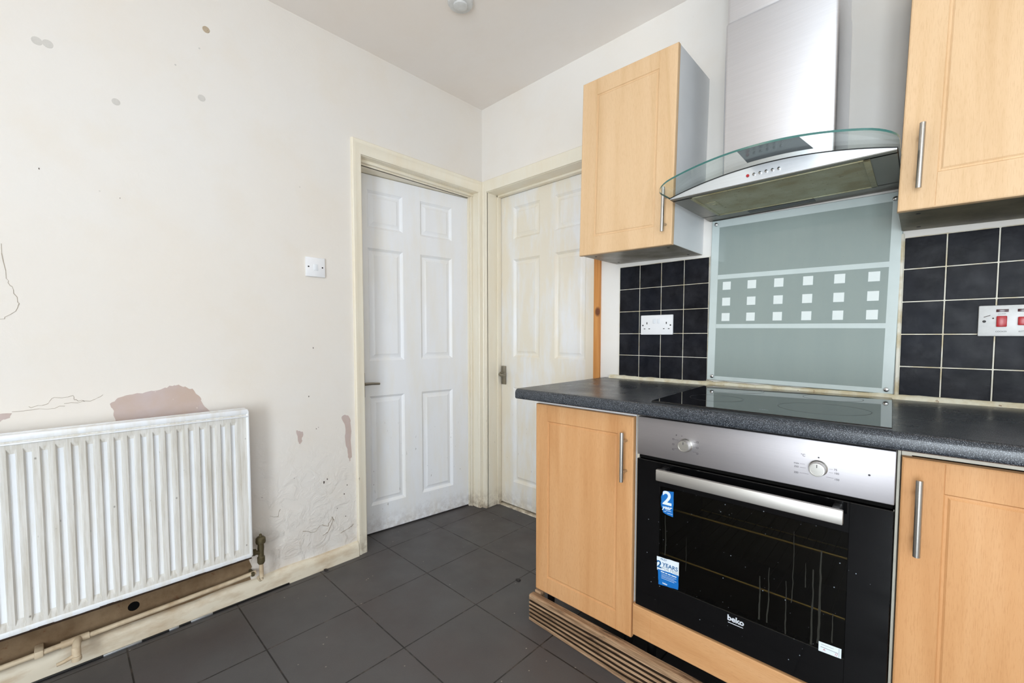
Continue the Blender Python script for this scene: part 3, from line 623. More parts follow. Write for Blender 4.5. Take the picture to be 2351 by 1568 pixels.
# ------------------------------------------------------------------ wall tiles
def tiles(xs, zs, label, y=-0.008, gap=0.0022):
    r_ = thing('wall_tiles', ((xs[0]+xs[-1])/2, 0, zs[0]), label, 'wall tiles')
    t_ = MB()
    for a_, b_ in zip(xs, xs[1:]):
        for c_, d_ in zip(zs, zs[1:]):
            t_.box(a_+gap/2, b_-gap/2, y, -0.001, c_+gap/2, d_-gap/2, 0.0012, 0, 1)
    build('tiles', t_, M['tile'], r_)
    build('grout', MB().box(xs[0]-.001, xs[-1]+.001, y+0.0012, 0, zs[0], zs[-1]+.001), M['grout'], r_)
    return r_
tiles([0.951, 1.051, 1.151, 1.249, 1.349], [0.884, 0.988, 1.087, 1.188, 1.290, 1.3935], 'dark slate square wall tiles left of the glass splashback behind the double socket')
xs = [1.926, 2.019, 2.1215] + [2.1215 + 0.1015*i for i in range(1, 9)]
rt = tiles(xs, [0.878, 0.981, 1.081, 1.181, 1.281, 1.378], 'dark slate square wall tiles right of the glass splashback behind the red switches', gap=0.003)
tr = build('trim_6', MB().box(1.917, 1.926, -0.011, 0, 0.884, 1.392, 0.003), M['grout']); tag(tr, 'yellowed filler line beside the glass splashback', 'trim', kind='structure')
# ------------------------------------------------------------------ sockets
so = thing('double_socket', (1.136, -0.008, 1.124), 'white double power socket on the dark tiles left of the splashback', 'socket')
y = -0.008
build('plate', MB().box(1.063, 1.209, y-0.010, y, 1.082, 1.168, 0.003), M['white'], so)
for x in (1.1265, 1.1455): build('rocker', MB().box(x-.0055, x+.0055, y-.0145, y-.009, 1.131, 1.152, 0.0012), M['rocker'], so)
for cx_ in (1.093, 1.181):
    build('pin_hole', MB().box(cx_-.002, cx_+.002, y-.0104, y-.0095, 1.128, 1.137), M['hole'], so)
    for dx in (-.011, .011): build('pin_hole', MB().box(cx_+dx-.0035, cx_+dx+.0035, y-.0104, y-.0095, 1.1065, 1.1095), M['hole'], so)
for x in (1.074, 1.199): build('screw', cyls((x, y-.0104, 1.123), (x, y-.0095, 1.123), 0.0032), M['hole'], so)
cs = thing('cooker_switch', (2.161, -0.008, 1.117), 'grubby white cooker switch plate with two red rocker switches', 'switch')
build('plate', MB().box(2.088, 2.234, y-.010, y, 1.075, 1.161, 0.003), M['white2'], cs)
build('rocker', MB().box(2.122, 2.1415, y-.017, y-.009, 1.101, 1.131, 0.002), M['red'], cs, label='tall red rocker')
build('rocker', MB().box(2.161, 2.183, y-.016, y-.009, 1.105, 1.128, 0.002), M['red'], cs, label='squat red rocker')
for x0, x1 in ((2.121, 2.144), (2.160, 2.184)): build('neon', MB().box(x0, x1, y-.0108, y-.009, 1.142, 1.1495, 0.0004), M['neon'], cs)
build('screw', cyls((2.0995, y-.0106, 1.1165), (2.0995, y-.0095, 1.1165), 0.0036), M['hole'], cs)
build('screw', cyls((2.2225, y-.0106, 1.1165), (2.2225, y-.0095, 1.1165), 0.0036), M['hole'], cs)
for wd, sz_, xx_, zz_ in (('COOKER', .0052, 2.132, 1.088), ('KETTLE', .0052, 2.172, 1.088), ('COOKER', .0036, 2.132, 1.1365)): build('lettering', MB().text(wd, sz_, (xx_, y-.0101, zz_)), M['ink'], cs)
build('scratch', MB().poly([(2.098, y-.01, 1.1275), (2.0985, y-.01, 1.1295), (2.111, y-.01, 1.1345), (2.1105, y-.01, 1.1325)], (0, -.0002, 0)), M['scuff'], cs)
build('chip', MB().cyl((2.116, y-.01, 1.125), (2.116, y-.0103, 1.125), .002, n=8), M['scuff'], cs)

# ------------------------------------------------------------------ glass splashback
sb = thing('glass_splashback', (1.632, -0.004, 0.897), 'printed grey glass splashback with rows of white squares behind the hob', 'splashback')
X0, X1, Z0, Z1 = 1.349, 1.915, 0.896, 1.527
build('glass_sheet', MB().box(X0, X1, -0.010, -0.001, Z0, Z1, 0.001, 0, 1), M['splash'], sb)
bd = MB(); yq = -0.0104
for q in ((X0+.0015, X0+.0285, Z0+.0015, Z1-.0015), (X1-.028, X1-.0015, Z0+.0015, Z1-.0015), (X0+.028, X1-.028, Z0+.0015, Z0+.0165), (X0+.028, X1-.028, Z1-.028, Z1-.0015), (X0+.028, X1-.028, 1.2965, 1.3135), (X0+.028, X1-.028, 1.104, 1.120)):
    bd.box(q[0], q[1], yq, -0.0099, q[2], q[3])
build('printed_border', bd, M['splashw'], sb)
for i in range(6):
    xc = 1.412 + i*0.0881
    for zc in (1.2695, 1.2075, 1.1475):
        build('printed_square', MB().box(xc-.0145, xc+.0145, yq, -0.0099, zc-.0155, zc+.0155), M['splashq'], sb)
for x, z in ((1.365, 1.512), (1.893, 1.506), (1.370, 0.911), (1.898, 0.909)):
    s_ = build('screw_cap', MB().lathe([(.0075, 0), (.0075, .002), (.0062, .005), (.003, .0066), (.001, .0068)], (x, -0.010, z), (0, -1, 0), n=20), M['chrome'], sb)
sb.rotation_euler = (0, math.radians(0.8), 0)

# ------------------------------------------------------------------ worktop, sealant, hob
wt = MB(); b = bmesh.new(); WT = 0.878; TH = 0.038; yf = -0.641; xs = [0.874, 2.96]
def nose():
    pts = [(0.0, WT)]
    r_ = 0.016
    for k in range(9):
        a_ = math.pi/2*k/8; pts.append((yf+r_-r_*math.sin(a_), WT-r_+r_*math.cos(a_)))
    r_ = 0.008
    for k in range(5):
        a_ = math.pi/2*k/4; pts.append((yf+r_-r_*math.cos(a_), WT-TH+r_-r_*math.sin(a_)))
    pts.append((0.0, WT-TH)); return pts
wt.poly([(xs[0], p[0], p[1]) for p in nose()], (xs[1]-xs[0], 0, 0))
wk = build('worktop', wt, M['work']); tag(wk, 'dark grey speckled laminate worktop with rounded front edge', 'worktop')
sl = MB(); b = bmesh.new(); rows = []
for i in range(110):
    x = 0.905 + i*(2.95-0.905)/109
    w_ = 0.0135 + 0.0035*noise.noise((x*22, 0, 0)) + (0.005 if 1.34 < x < 1.42 or 1.88 < x < 1.95 else 0)*abs(noise.noise((x*40, 3, 0)))*2; yb_ = -0.006
    rows.append([b.verts.new(p) for p in ((x, yb_+.004, WT+w_+.002), (x, yb_-.006, WT+w_), (x, yb_-w_*.9, WT+w_*.55), (x, yb_-w_*1.15, WT-.0002), (x, yb_+.004, WT-.0002))])
for r0, r1 in zip(rows, rows[1:]):
    for k in range(5): b.faces.new((r0[k], r0[(k+1) % 5], r1[(k+1) % 5], r1[k])).smooth = True
b.faces.new(rows[0]); b.faces.new(rows[-1][::-1]); sl._merge(b, 0)
so_ = build('sealant_bead', sl, M['seal']); tag(so_, 'yellowed bead of sealant along the back of the worktop', 'sealant')
hb = thing('hob', (1.65, -0.32, WT), 'black glass induction hob set in the worktop below the hood', 'hob')
q = [(1.398, -0.604), (1.935, -0.622), (1.913, -0.030), (1.368, -0.030)]
build('glass_top', MB().poly([(x, y_, WT+0.0002) for x, y_ in q], (0, 0, 0.0052)), M['blackhob'], hb)
build('bezel', MB().poly([(x+(1.65-x)*-.004, y_+(-.32-y_)*-.004, WT-.0002) for x, y_ in q], (0, 0, 0.003)), M['blackpl'], hb)
def ringmb(cx_, cy_, r_, w_=.0008, n=64):
    mb = MB(); b = bmesh.new(); z = WT+0.0054; rr = []
    for k in range(n):
        c_, s_ = math.cos(2*math.pi*k/n), math.sin(2*math.pi*k/n)
        rr.append([b.verts.new((cx_+(r_+o)*c_, cy_+(r_+o)*s_, z+dz)) for o, dz in ((-w_, 0), (w_, 0), (w_, .0002), (-w_, .0002))])
    for k in range(n):
        A, B = rr[k], rr[(k+1) % n]
        for j in range(4): b.faces.new((A[j], A[(j+1) % 4], B[(j+1) % 4], B[j]))
    mb._merge(b, 0); return mb
for cx_, cy_, r_ in ((1.50, -0.17, .09), (1.78, -0.17, .075), (1.52, -0.42, .075), (1.79, -0.43, .10)):
    build('cooking_zone', ringmb(cx_, cy_, r_), M['hobline'], hb)
build('logo', MB().text('beko', 0.011, (1.682, -0.556, WT+.0054), axis='z', thick=.0002), M['greytxt'], hb)

# ------------------------------------------------------------------ cabinet doors
def cab_door(parent, x0, x1, z0, z1, yf_, rect, hx, hz0, hz1, name='door', mat='beech'):
    rx0, rx1, rz0_, rz1_ = rect
    gr = [(0.0025, 0.0025, 0.0035), (0.0065, 0.0065, 0.0035), (0.0105, 0.0105, 0.0008)]
    g1 = [(0.0006, 0.0006, 0.0009)]
    pans = [(rx0, rx1, rz0_, rz1_, gr)]
    for xx in (rx0+0.0008, rx1-0.0008):
        for za, zb in ((z0+.004, rz0_-.0005), (rz1_+.0005, z1-.004)): pans.append((xx-.0009, xx+.0009, za, zb, g1))
    d = build(name, MB().relief(lambda u, v_, dd: Vector((u, yf_+dd, v_)), (x0, x1), (z0, z1), pans, 0.018, 0.004), M[mat], parent)
    h_ = MB().cyl((hx, yf_-.030, hz0), (hx, yf_-.030, hz1), 0.006, n=20, bev=.0008)
    hl = hz1-hz0
    for zz in (hz0+hl*.19, hz1-hl*.19): h_.cyl((hx, yf_-.028, zz), (hx, yf_+.001, zz), 0.0045, n=14)
    build('handle', h_, M['handle'], d); return d
# left base unit
yd = -0.595
def carcass(x0, x1, z0, z1, yb_, yfr, t_=0.016):
    m_ = MB()
    m_.box(x0, x0+t_, yfr, yb_, z0, z1).box(x1-t_, x1, yfr, yb_, z0, z1).box(x0+t_, x1-t_, yfr, yb_, z0, z0+t_).box(x0+t_, x1-t_, yfr, yb_, z1-t_, z1).box(x0+t_, x1-t_, yb_-.006, yb_, z0+t_, z1-t_)
    return m_
def leg_mb(x, y_, h_):
    return MB().cyl((x, y_, 0.012), (x, y_, h_), 0.014, n=18).cyl((x, y_, 0), (x, y_, 0.014), 0.024, 0.020, n=20).cyl((x, y_, h_-.012), (x, y_, h_), 0.024, n=20)
cb = thing('base_cabinet', (1.137, -0.29, 0), 'beech base cabinet at the left end beside the back door, left of the oven', 'cabinet')
build('carcass', carcass(0.940, 1.336, 0.118, 0.838, -0.02, -0.576), M['mel'], cb)
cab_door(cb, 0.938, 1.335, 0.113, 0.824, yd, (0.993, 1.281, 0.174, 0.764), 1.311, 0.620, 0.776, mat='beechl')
for x, y_ in ((0.975, -0.545), (1.300, -0.545), (0.975, -0.08), (1.300, -0.08)): build('leg', leg_mb(x, y_, 0.118), M['blackpl'], cb)
# oven housing
ho = thing('oven_housing', (1.641, -0.29, 0), 'beech faced housing unit around and under the built-in oven', 'cabinet')
build('carcass', MB().box(1.3395, 1.3505, -0.578, -0.02, 0.118, 0.838, .001).box(1.9445, 1.9500, -0.578, -0.02, 0.118, 0.838, .001).box(1.3505, 1.9445, -0.575, -0.02, 0.118, 0.134).box(1.3505, 1.9445, -0.026, -0.02, 0.134, 0.838).box(1.3505, 1.9445, -0.10, -0.03, 0.8335, 0.838), M['carcedge'], ho)
pf = MB().relief(lambda u, v_, dd: Vector((u, yd+dd, v_)), (1.3395, 1.945), (0.128, 0.2275), [(1.3982, 1.3998, 0.132, 0.2235, [(.0006, .0006, .0009)]), (1.8862, 1.8878, 0.132, 0.2235, [(.0006, .0006, .0009)])], 0.018, 0.004)
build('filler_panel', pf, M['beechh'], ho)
for x, y_ in ((1.375, -0.53), (1.91, -0.53), (1.375, -0.08), (1.91, -0.08)): build('leg', leg_mb(x, y_, 0.118), M['blackpl'], ho)
# right base unit
cr_ = thing('base_cabinet', (2.25, -0.29, 0), 'beech base cabinet to the right of the oven, cut by the picture edge', 'cabinet')
build('carcass', carcass(1.951, 2.549, 0.118, 0.838, -0.02, -0.576), M['carcedge'], cr_)
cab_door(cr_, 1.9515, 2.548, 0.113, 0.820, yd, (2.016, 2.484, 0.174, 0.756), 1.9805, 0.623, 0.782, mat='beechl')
for x, y_ in ((1.99, -0.545), (2.51, -0.545), (1.99, -0.08), (2.51, -0.08)): build('leg', leg_mb(x, y_, 0.118), M['blackpl'], cr_)
# weathered decking board used as plinth
dk = MB(); hgt = 0.100; y0_, y1_ = -0.600, -0.628
pts = [(y0_, 0), (y0_, hgt-.002), (y0_-.002, hgt), (y1_+.004, hgt), (y1_+.0005, hgt-.003), (y1_, hgt-.016)]
zz = hgt-.018
while zz > 0.014:
    pts += [(y1_, zz), (y1_+.008, zz-.001), (y1_+.009, zz-.0062), (y1_, zz-.0072)]; zz -= 0.0150
pts += [(y1_, 0.003), (y1_+.003, 0)]
b = bmesh.new(); secs = []
for i in range(41):
    x = 0.934 + i*(2.75-0.934)/40; j = 0.0015*noise.noise((x*7, 2, 1)); s0 = -0.022*(x-0.934)/0.4 if x < 1.334 else -0.022
    secs.append([b.verts.new((x, p[0]+j+s0*(1 - p[1]/hgt*1.0)*0.8 + 0.0*x, p[1] + (0.0015*noise.noise((x*11, p[1]*60, 7)) if p[1] > 0.004 else 0))) for p in pts])
for r0, r1 in zip(secs, secs[1:]):
    for k in range(len(pts)):
        k2 = (k+1) % len(pts); f_ = b.faces.new((r0[k], r0[k2], r1[k2], r1[k]))
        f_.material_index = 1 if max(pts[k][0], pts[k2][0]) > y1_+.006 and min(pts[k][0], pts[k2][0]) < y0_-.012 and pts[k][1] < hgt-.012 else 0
b.faces.new(secs[0]); b.faces.new(secs[-1][::-1]); bmesh.ops.recalc_face_normals(b, faces=b.faces[:])
me = bpy.data.meshes.new('t'); b.to_mesh(me); b.free(); dk.bm.from_mesh(me)
do = build('decking_board', dk, [M['deck'], M['deckgroove']]); tag(do, 'weathered grooved decking board standing as a plinth under the cabinets', 'board')
bo = build('wood_offcut', MB().box(0.938, 0.966, -0.598, -0.573, 0.0, 0.108, .001), M['deck']); tag(bo, 'small rough timber block behind the left end of the decking board', 'offcut')

# ------------------------------------------------------------------ oven
ov = thing('oven', (1.6475, -0.30, 0.235), 'built-in electric oven with steel control panel and greasy black glass door', 'oven')
ox0, ox1 = 1.3515, 1.9435; oy = -0.600
body = MB().box(1.37, 1.925, -0.115, -0.105, 0.25, 0.81).box(1.37, 1.38, -0.575, -0.11, 0.25, 0.81).box(1.915, 1.925, -0.575, -0.11, 0.25, 0.81).box(1.38, 1.915, -0.575, -0.11, 0.25, 0.262).box(1.38, 1.915, -0.575, -0.11, 0.70, 0.81)
build('cavity', body, M['cavity'], ov)
cp = build('control_panel', MB().box(ox0, ox1, oy, -0.574, 0.7125, 0.830, 0.0025), M['panel'], ov)
build('vent_gap', MB().box(ox0+.003, ox1-.003, oy+.010, -0.574, 0.702, 0.7127), M['void'], ov)
def knob(x, z):
    k_ = build('knob', MB().lathe([(.0185, 0), (.0185, .003), (.0165, .005), (.0162, .020), (.0152, .0225), (.013, .0226), (.0128, .0218), (.001, .0219)], (x, oy, z), (0, -1, 0), n=40), M['metalknob'], cp)
    build('pointer', MB().box(x-.0008, x+.0008, oy-.0226, oy-.0215, z+.005, z+.012), M['ink'], k_)
knob(1.500, 0.7655); knob(1.8085, 0.7660)
yp = oy-.0003
def mark(name, mb): build(name, mb, M['ink'], cp)
for x, z in ((1.463, .777), (1.463, .762), (1.463, .747), (1.5315, .779), (1.5315, .763), (1.5315, .747)):
    mark('function_icon', MB().box(x-.0025, x+.0025, yp, oy+.0002, z+.0016, z+.0022).box(x-.0025, x+.0025, yp, oy+.0002, z-.0022, z-.0016).box(x-.0025, x-.0019, yp, oy+.0002, z-.002, z+.002).box(x+.0019, x+.0025, yp, oy+.0002, z-.002, z+.002))
mark('function_icon', MB().text('P', .007, (1.472, yp, .789)))
mark('pointer_dot', MB().cyl((1.4875, yp, .7895), (1.4875, oy, .7895), .001, n=10))
mark('pointer_dot', MB().cyl((1.8085, yp, .7905), (1.8085, oy, .7905), .0018, n=14))
mark('indicator_lamp', MB().cyl((1.9005, yp, .7695), (1.9005, oy, .7695), .0022, n=14))
for body, x, z in (('\u00b0C', 1.778, .7905), ('max', 1.765, .769), ('250', 1.765, .7605), ('200', 1.765, .746), ('75', 1.841, .768), ('100', 1.843, .760), ('150', 1.844, .746)):
    mark('temperature_mark', MB().text(body, .0085 if 'C' in body else .0062, (x, yp, z)))
for x0_, x1_, z in ((1.772, 1.782, .769), (1.772, 1.784, .7605), (1.772, 1.790, .747), (1.829, 1.836, .768), (1.829, 1.837, .760), (1.824, 1.838, .748), (1.519, 1.528, .778), (1.519, 1.528, .764), (1.519, 1.528, .750), (1.4665, 1.478, .776), (1.4665, 1.478, .750)):
    mark('tick_mark', MB().box(x0_, x1_, yp, oy+.0002, z-.0002, z+.0002))
# door: black glass frame round a tinted pane
wx0, wx1, wz0, wz1 = 1.426, 1.868, 0.333, 0.628; dz0, dz1 = 0.236, 0.700
fr = MB().box(ox0, wx0, oy, -0.578, dz0, dz1, .0015, 0, 1).box(wx1, ox1, oy, -0.578, dz0, dz1, .0015, 0, 1).box(wx0-.002, wx1+.002, oy, -0.578, dz0, wz0, .0015, 0, 1).box(wx0-.002, wx1+.002, oy, -0.578, wz1, dz1, .0015, 0, 1)
dr = build('oven_door', fr, M['black'], ov)
build('window_pane', MB().box(wx0-.001, wx1+.001, oy+.0005, oy+.004, wz0-.001, wz1+.001), M['ovglass'], dr)
hm = MB().box(1.433, 1.862, -0.648, -0.636, 0.659, 0.692, 0.0025)
oh = build('handle', hm, M['ovhandle'], dr)
for x in (1.447, 1.848): build('handle_bracket', MB().box(x-.008, x+.008, -0.637, oy+.001, 0.668, 0.693, .003), M['blackpl'], dr)
rn = random.Random(11)
for x, za, zb, w_ in ((1.444, .425, .545, .0035), (1.508, .40, .50, .0012), (1.695, .345, .46, .004), (1.714, .345, .49, .003), (1.752, .335, .47, .003), (1.765, .42, .60, .002), (1.806, .335, .52, .0045), (1.820, .345, .57, .0055), (1.846, .36, .43, .003), (1.79, .47, .53, .002)):
    n_ = 14; L_ = []; R_ = []
    for k in range(n_+1):
        z = za+(zb-za)*k/n_; o_ = .003*noise.noise((x*50, z*16, 1)) + .0012*noise.noise((x*50, z*80, 4)); ww = w_*1.5*(.55+.5*abs(noise.noise((x*9, z*50, 3))))*(1.0-.5*k/n_)
        L_.append((x+o_-ww/2, oy-.0001+.0005, z)); R_.append((x+o_+ww/2, oy-.0001+.0005, z))
    build('grease_drip', MB().poly(L_+R_[::-1], (0, -.0005, 0)), M['drip'], dr)
sm = MB()
for k in range(70):
    x = rn.uniform(1.38, 1.92); z = rn.uniform(.27, .66); r_ = rn.choice((.0004, .0005, .0007, .0012))
    sm.cyl((x, oy+.0004, z), (x, oy-.0003, z), r_, n=6)
so2 = build('crumb_specks', sm, M['greytxt'], dr); so2['kind'] = 'stuff'
for z, nm in ((0.555, 0), (0.409, 1)):
    rk = MB().tube([(1.384, -0.566, z), (1.912, -0.566, z)], .0028, n=8).tube([(1.384, -0.14, z), (1.912, -0.14, z)], .0022, n=8)
    for i in range(18): rk.tube([(1.395+i*.0295, -0.56, z), (1.395+i*.0295, -0.14, z)], .0009, n=6, mi=1)
    build('rack', rk, [M['brass'], M['darkwire']], ov)
# stickers
def sheet(pts, y_, t_=.0004): return MB().poly([(x, y_, z) for x, z in pts], (0, -t_, 0))
ys_ = oy-.0002
s1 = build('sticker', sheet(jag([(1.437, .618), (1.467, .622), (1.467, .585), (1.4665, .546), (1.437, .552), (1.430, .572), (1.430, .598)], .0007, 4, 2), ys_), M['blue'], dr, label='torn blue sticker with a large white 2')
build('lettering', MB().text('2', .056, (1.4480, ys_-.0005, .5960), bold=.0014, wide=1.0, thick=.0004).text('year', .0155, (1.4475, ys_-.0005, .5695), bold=.0005, shear=.3, rot=math.radians(4), thick=.0004).box(1.4445, 1.461, ys_-.0007, ys_-.0003, .5605, .5617).box(1.439, 1.446, ys_-.0007, ys_-.0003, .5565, .5578).box(1.449, 1.465, ys_-.0007, ys_-.0003, .5535, .5545), M['paper'], s1)
s2 = build('sticker', sheet(jag([(1.420, .414), (1.486, .418), (1.4865, .377), (1.421, .372)], .0006, 5, 3), ys_), M['paper'], dr, label='white and blue sticker reading 2 YEARS FOR FREE')
build('blue_half', sheet(jag([(1.423, .376), (1.4862, .379), (1.4855, .336), (1.426, .330)], .0007, 5, 4), ys_-.0004+.0002), M['blue'], s2)
build('lettering', MB().text('MUST', .0075, (1.441, ys_-.0005, .4095)).text('2', .030, (1.4275, ys_-.0005, .3905), bold=.0008).text('YEARS', .0165, (1.4605, ys_-.0005, .3945), bold=.0003), M['bluetxt'], s2)
build('lettering', MB().text('FOR FREE', .0115, (1.4605, ys_-.0005, .3835)), M['greytxt'], s2)
wt_ = MB()
for q_ in ((1.433, 1.444), (1.446, 1.453), (1.455, 1.463), (1.465, 1.480)): wt_.box(q_[0], q_[1], ys_-.0008, ys_-.0004, .3700, .3728)
for i, z in enumerate((.3655, .361, .357, .3525)): wt_.box(1.435, 1.480-.006*(i % 2), ys_-.0008, ys_-.0004, z-.0004, z+.0004)
wt_.text('beko', .0070, (1.446, ys_-.0007, .3385), bold=.0002)
wt_.bm.verts.ensure_lookup_table()
build('lettering', wt_, M['paper'], s2)
s3 = build('sticker', sheet([(1.821, .352), (1.864, .354), (1.864, .331), (1.821, .329)], ys_), M['paper'], dr, label='small white label at the lower right of the oven door')
build('print', MB().box(1.825, 1.858, ys_-.0006, ys_-.0003, .3405, .3412).box(1.8595, 1.860, ys_-.0006, ys_-.0003, .332, .352).box(1.826, 1.850, ys_-.0006, ys_-.0003, .347, .3475), M['ink'], s3)
build('print', MB().text('A', .007, (1.832, ys_-.0004, .336)).text('//', .010, (1.855, ys_-.0004, .336)), M['redtxt'], s3)
build('logo', MB().text('beko', .0205, (1.640, ys_, .3165), bold=.0007).box(1.6215, 1.6585, ys_-.0003, ys_, .3035, .3053), M['logo'], dr)

# ------------------------------------------------------------------ wall cabinets
def wall_cab(x0, x1, z0, z1, rect, hx, hz0, hz1, label, rot, under):
    c_ = thing('wall_cabinet', ((x0+x1)/2, 0, (z0+z1)/2), label, 'cabinet')
    m_ = carcass(x0+.001, x1-.001, z0+.001, z1, -0.001, -0.286)
    build('carcass', m_, M['mel'], c_)
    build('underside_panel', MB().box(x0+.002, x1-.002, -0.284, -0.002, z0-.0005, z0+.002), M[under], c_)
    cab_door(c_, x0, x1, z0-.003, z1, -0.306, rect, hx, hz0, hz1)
    for x in (x0+.04, x1-.04):
        for y_ in (-.05, -.24): build('fixing_screw', cyls((x, y_, z0-.0012), (x, y_, z0), .005, n=12), M['hole'], c_)
    c_.rotation_euler = (0, math.radians(rot), 0); return c_
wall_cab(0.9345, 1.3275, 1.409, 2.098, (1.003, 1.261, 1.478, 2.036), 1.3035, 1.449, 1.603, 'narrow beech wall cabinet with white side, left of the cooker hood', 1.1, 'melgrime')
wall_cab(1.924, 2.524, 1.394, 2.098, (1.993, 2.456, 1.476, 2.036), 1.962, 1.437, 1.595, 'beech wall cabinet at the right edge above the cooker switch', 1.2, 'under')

# ------------------------------------------------------------------ cooker hood
hd_ = thing('cooker_hood', (1.632, 0, 1.53), 'steel chimney cooker hood with curved green-edged glass canopy', 'cooker hood')
hx0, hx1 = 1.347, 1.915; hb_ = 1.533; xc = (hx0+hx1)/2; hw = (hx1-hx0)/2; hf = -0.385
def arc(x, base=1.5365, h_=0.041): u = (x-xc)/hw; return base + h_*(1-u*u)
N = 28
# body: flat bottom shell with arched top
mb = MB(); b = bmesh.new()
cols = []
for i in range(N+1):
    x = hx0 + (hx1-hx0)*i/N; zt = arc(x)
    cols.append([b.verts.new(p) for p in ((x, hf+.002, hb_), (x, hf+.002, zt), (x, -0.001, zt), (x, -0.001, hb_))])
for A, B in zip(cols, cols[1:]):
    for k in (1, 2): b.faces.new((A[k], A[(k+1) % 4], B[(k+1) % 4], B[k])).smooth = (k == 1)
b.faces.new(cols[0]); b.faces.new(cols[-1][::-1]); mb._merge(b, 0)
mb.box(hx0, hx1, hf+.002, hf+.028, hb_-.0005, hb_+.0015).box(hx0, hx1, -.085, -.001, hb_-.0005, hb_+.0015).box(hx0, 1.402, hf+.02, -.08, hb_-.0005, hb_+.0015).box(1.862, hx1, hf+.02, -.08, hb_-.0005, hb_+.0015)
build('canopy_body', mb, M['darksteel'], hd_)
mb = MB(); b = bmesh.new(); cols = []
for i in range(N+1):
    x = hx0 + (hx1-hx0)*i/N; zt = arc(x)
    cols.append([b.verts.new(p) for p in ((x, hf, hb_+.0015), (x, hf-.0005, zt), (x, hf+.0018, zt), (x, hf+.0018, hb_+.0015))])
for A, B in zip(cols, cols[1:]):
    for k in range(4): b.faces.new((A[k], A[(k+1) % 4], B[(k+1) % 4], B[k]))
mb._merge(b, 0); fa = build('fascia', mb, M['fascia'], hd_)
for i, x in enumerate((1.5835, 1.600, 1.616, 1.632, 1.648, 1.664)):
    build('button', MB().lathe([(.0045, 0), (.0045, .002), (.0035, .0045), (.001, .005)], (x, hf, 1.5545-.0004*abs(i-3)), (0, -1, 0), n=16), M['red'] if i == 0 else M['chrome'], fa, label='red indicator button' if i == 0 else None)
# seal strip between fascia and glass
mb = MB(); b = bmesh.new(); cols = []
for i in range(N+1):
    x = hx0-.002 + (hx1-hx0+.004)*i/N; zt = arc(x)
    cols.append([b.verts.new(p) for p in ((x, hf-.002, zt-.0002), (x, hf-.002, zt+.0026), (x, -.001, zt+.0026), (x, -.001, zt-.0002))])
for A, B in zip(cols, cols[1:]):
    for k in range(4): b.faces.new((A[k], A[(k+1) % 4], B[(k+1) % 4], B[k]))
b.faces.new(cols[0]); b.faces.new(cols[-1][::-1]); mb._merge(b, 0); build('rubber_seal', mb, M['blackpl'], hd_)
# curved glass: arched sheet with rounded front corners, faces separate from its green edge
gx0, gx1 = hx0-.006, hx1+.006; gy = -0.500; rc = 0.060; tg_ = 0.0055
def garc(x): u = (x-xc)/hw; return 1.5375+.0035 + 0.044*(1-u*u)
outline = []
def yfront(x):
    e = min(x-gx0, gx1-x)
    bulge = -0.012*(1-((x-xc)/hw)**2)
    return gy + bulge + (rc - math.sqrt(max(0, rc*rc-(rc-e)**2)) if e < rc else 0)
xsg = [gx0 + rc*(1-math.cos(math.pi/2*k/7)) for k in range(8)] + [gx0+rc+(gx1-gx0-2*rc)*k/22 for k in range(1, 22)] + [gx1 - rc*(1-math.cos(math.pi/2*k/7)) for k in range(7, -1, -1)]
yb_ = -0.003
for tag_, key in (('glass_canopy', 'glass'),):
    b = bmesh.new(); cols = []
    for x in xsg:
        zt = garc(x); y_ = yfront(x)
        cols.append([b.verts.new(p) for p in ((x, y_, zt), (x, yb_, zt), (x, yb_, zt+tg_), (x, y_, zt+tg_))])
    for A, B in zip(cols, cols[1:]):
        b.faces.new((A[0], B[0], B[1], A[1])).smooth = True; b.faces.new((A[3], A[2], B[2], B[3])).smooth = True
        f1 = b.faces.new((A[3], B[3], B[0], A[0])); f1.material_index = 1
    for c_ in (cols[0], cols[-1]): b.faces.new(c_).material_index = 1
    gm = MB(); me = bpy.data.meshes.new('t'); b.to_mesh(me); b.free(); gm.bm.from_mesh(me)
    gc = build('glass_canopy', gm, [M['glass'], M['edge']], hd_)
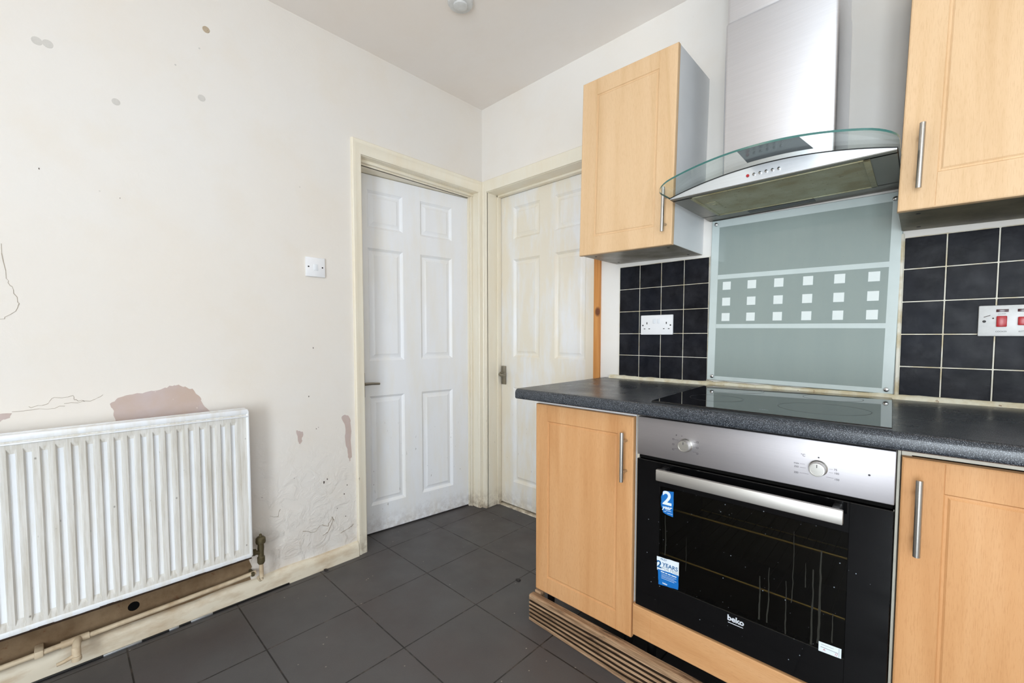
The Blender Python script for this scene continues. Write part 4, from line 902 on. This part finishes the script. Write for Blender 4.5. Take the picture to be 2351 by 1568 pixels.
# grey film under the front of the glass, over the buttons
b = bmesh.new(); cols = []
for i in range(9):
    xb = 1.583+(1.745-1.583)*i/8; xf = 1.585+(1.728-1.585)*i/8
    cols.append([b.verts.new(p) for p in ((xf, -0.505, garc(xf)+tg_+.0003), (xb, hf-.006, garc(xb)+tg_+.0003), (xb, hf-.006, garc(xb)+tg_+.0012), (xf, -0.505, garc(xf)+tg_+.0012))])
for A, B in zip(cols, cols[1:]):
    for k in range(4): b.faces.new((A[k], A[(k+1) % 4], B[(k+1) % 4], B[k]))
gm = MB(); gm._merge(b, 0); build('control_cover', gm, M['film'], gc, label='grey cover lying on the glass above the buttons')
# chimney: lower duct cover and slimmer upper section
cx0, cx1, cyf = 1.476, 1.779, -0.280
lo = MB().box(cx0, cx1, cyf, -0.001, 1.575, 2.097, 0.012, 0, 4)
build('chimney_cover', lo, M['chim'], hd_)
build('upper_chimney', MB().box(cx0+.004, cx1-.004, cyf+.004, -0.001, 2.09, CH-.001, 0.011, 0, 3), M['chim'], hd_)
# filters
fl = MB().box(1.405, 1.860, -0.358, -0.083, hb_-.0008, hb_+.004)
fo = build('grease_filter', fl, M['filter'], hd_)
ff = MB()
for q in ((1.402, 1.412, -.360, -.080), (1.848, 1.862, -.360, -.080)): ff.box(q[0], q[1], q[2], q[3], hb_-.003, hb_+.001, .001)
for q in ((1.402, 1.862, -.360, -.354), (1.402, 1.862, -.087, -.080)): ff.box(q[0], q[1], q[2], q[3], hb_-.003, hb_+.001, .001)
build('filter_frame', ff, M['filter'], fo)
build('filter_catch', MB().box(1.425, 1.455, -.27, -.19, hb_-.0025, hb_-.0005, .001).box(1.436, 1.446, -.243, -.228, hb_-.004, hb_-.002), M['filter'], fo)
build('lamp_lens', MB().box(1.50, 1.70, -.070, -.035, hb_-.0015, hb_+.001), M['blackpl'], hd_)

# crumbs of debris on the floor
def crumb(x, y_, r_, label):
    b = bmesh.new(); bmesh.ops.create_icosphere(b, subdivisions=2, radius=r_)
    for v in b.verts: v.co = Vector((x + v.co.x*1.5*(1+.6*noise.noise(v.co*160)), y_ + v.co.y*(1+.6*noise.noise(v.co*130)), r_*.35 + v.co.z*.35))
    m_ = MB(); m_._merge(b, 0); tag(build('debris_crumb', m_, M['hole'], smooth=True), label, 'debris', 'crumbs of dirt on the floor tiles')
crumb(0.034, -1.014, 0.008, 'dark crumb of dirt on the floor against the skirting')
crumb(0.727, -0.462, 0.008, 'dark crumb of dirt on the floor tile in front of the left base cabinet')
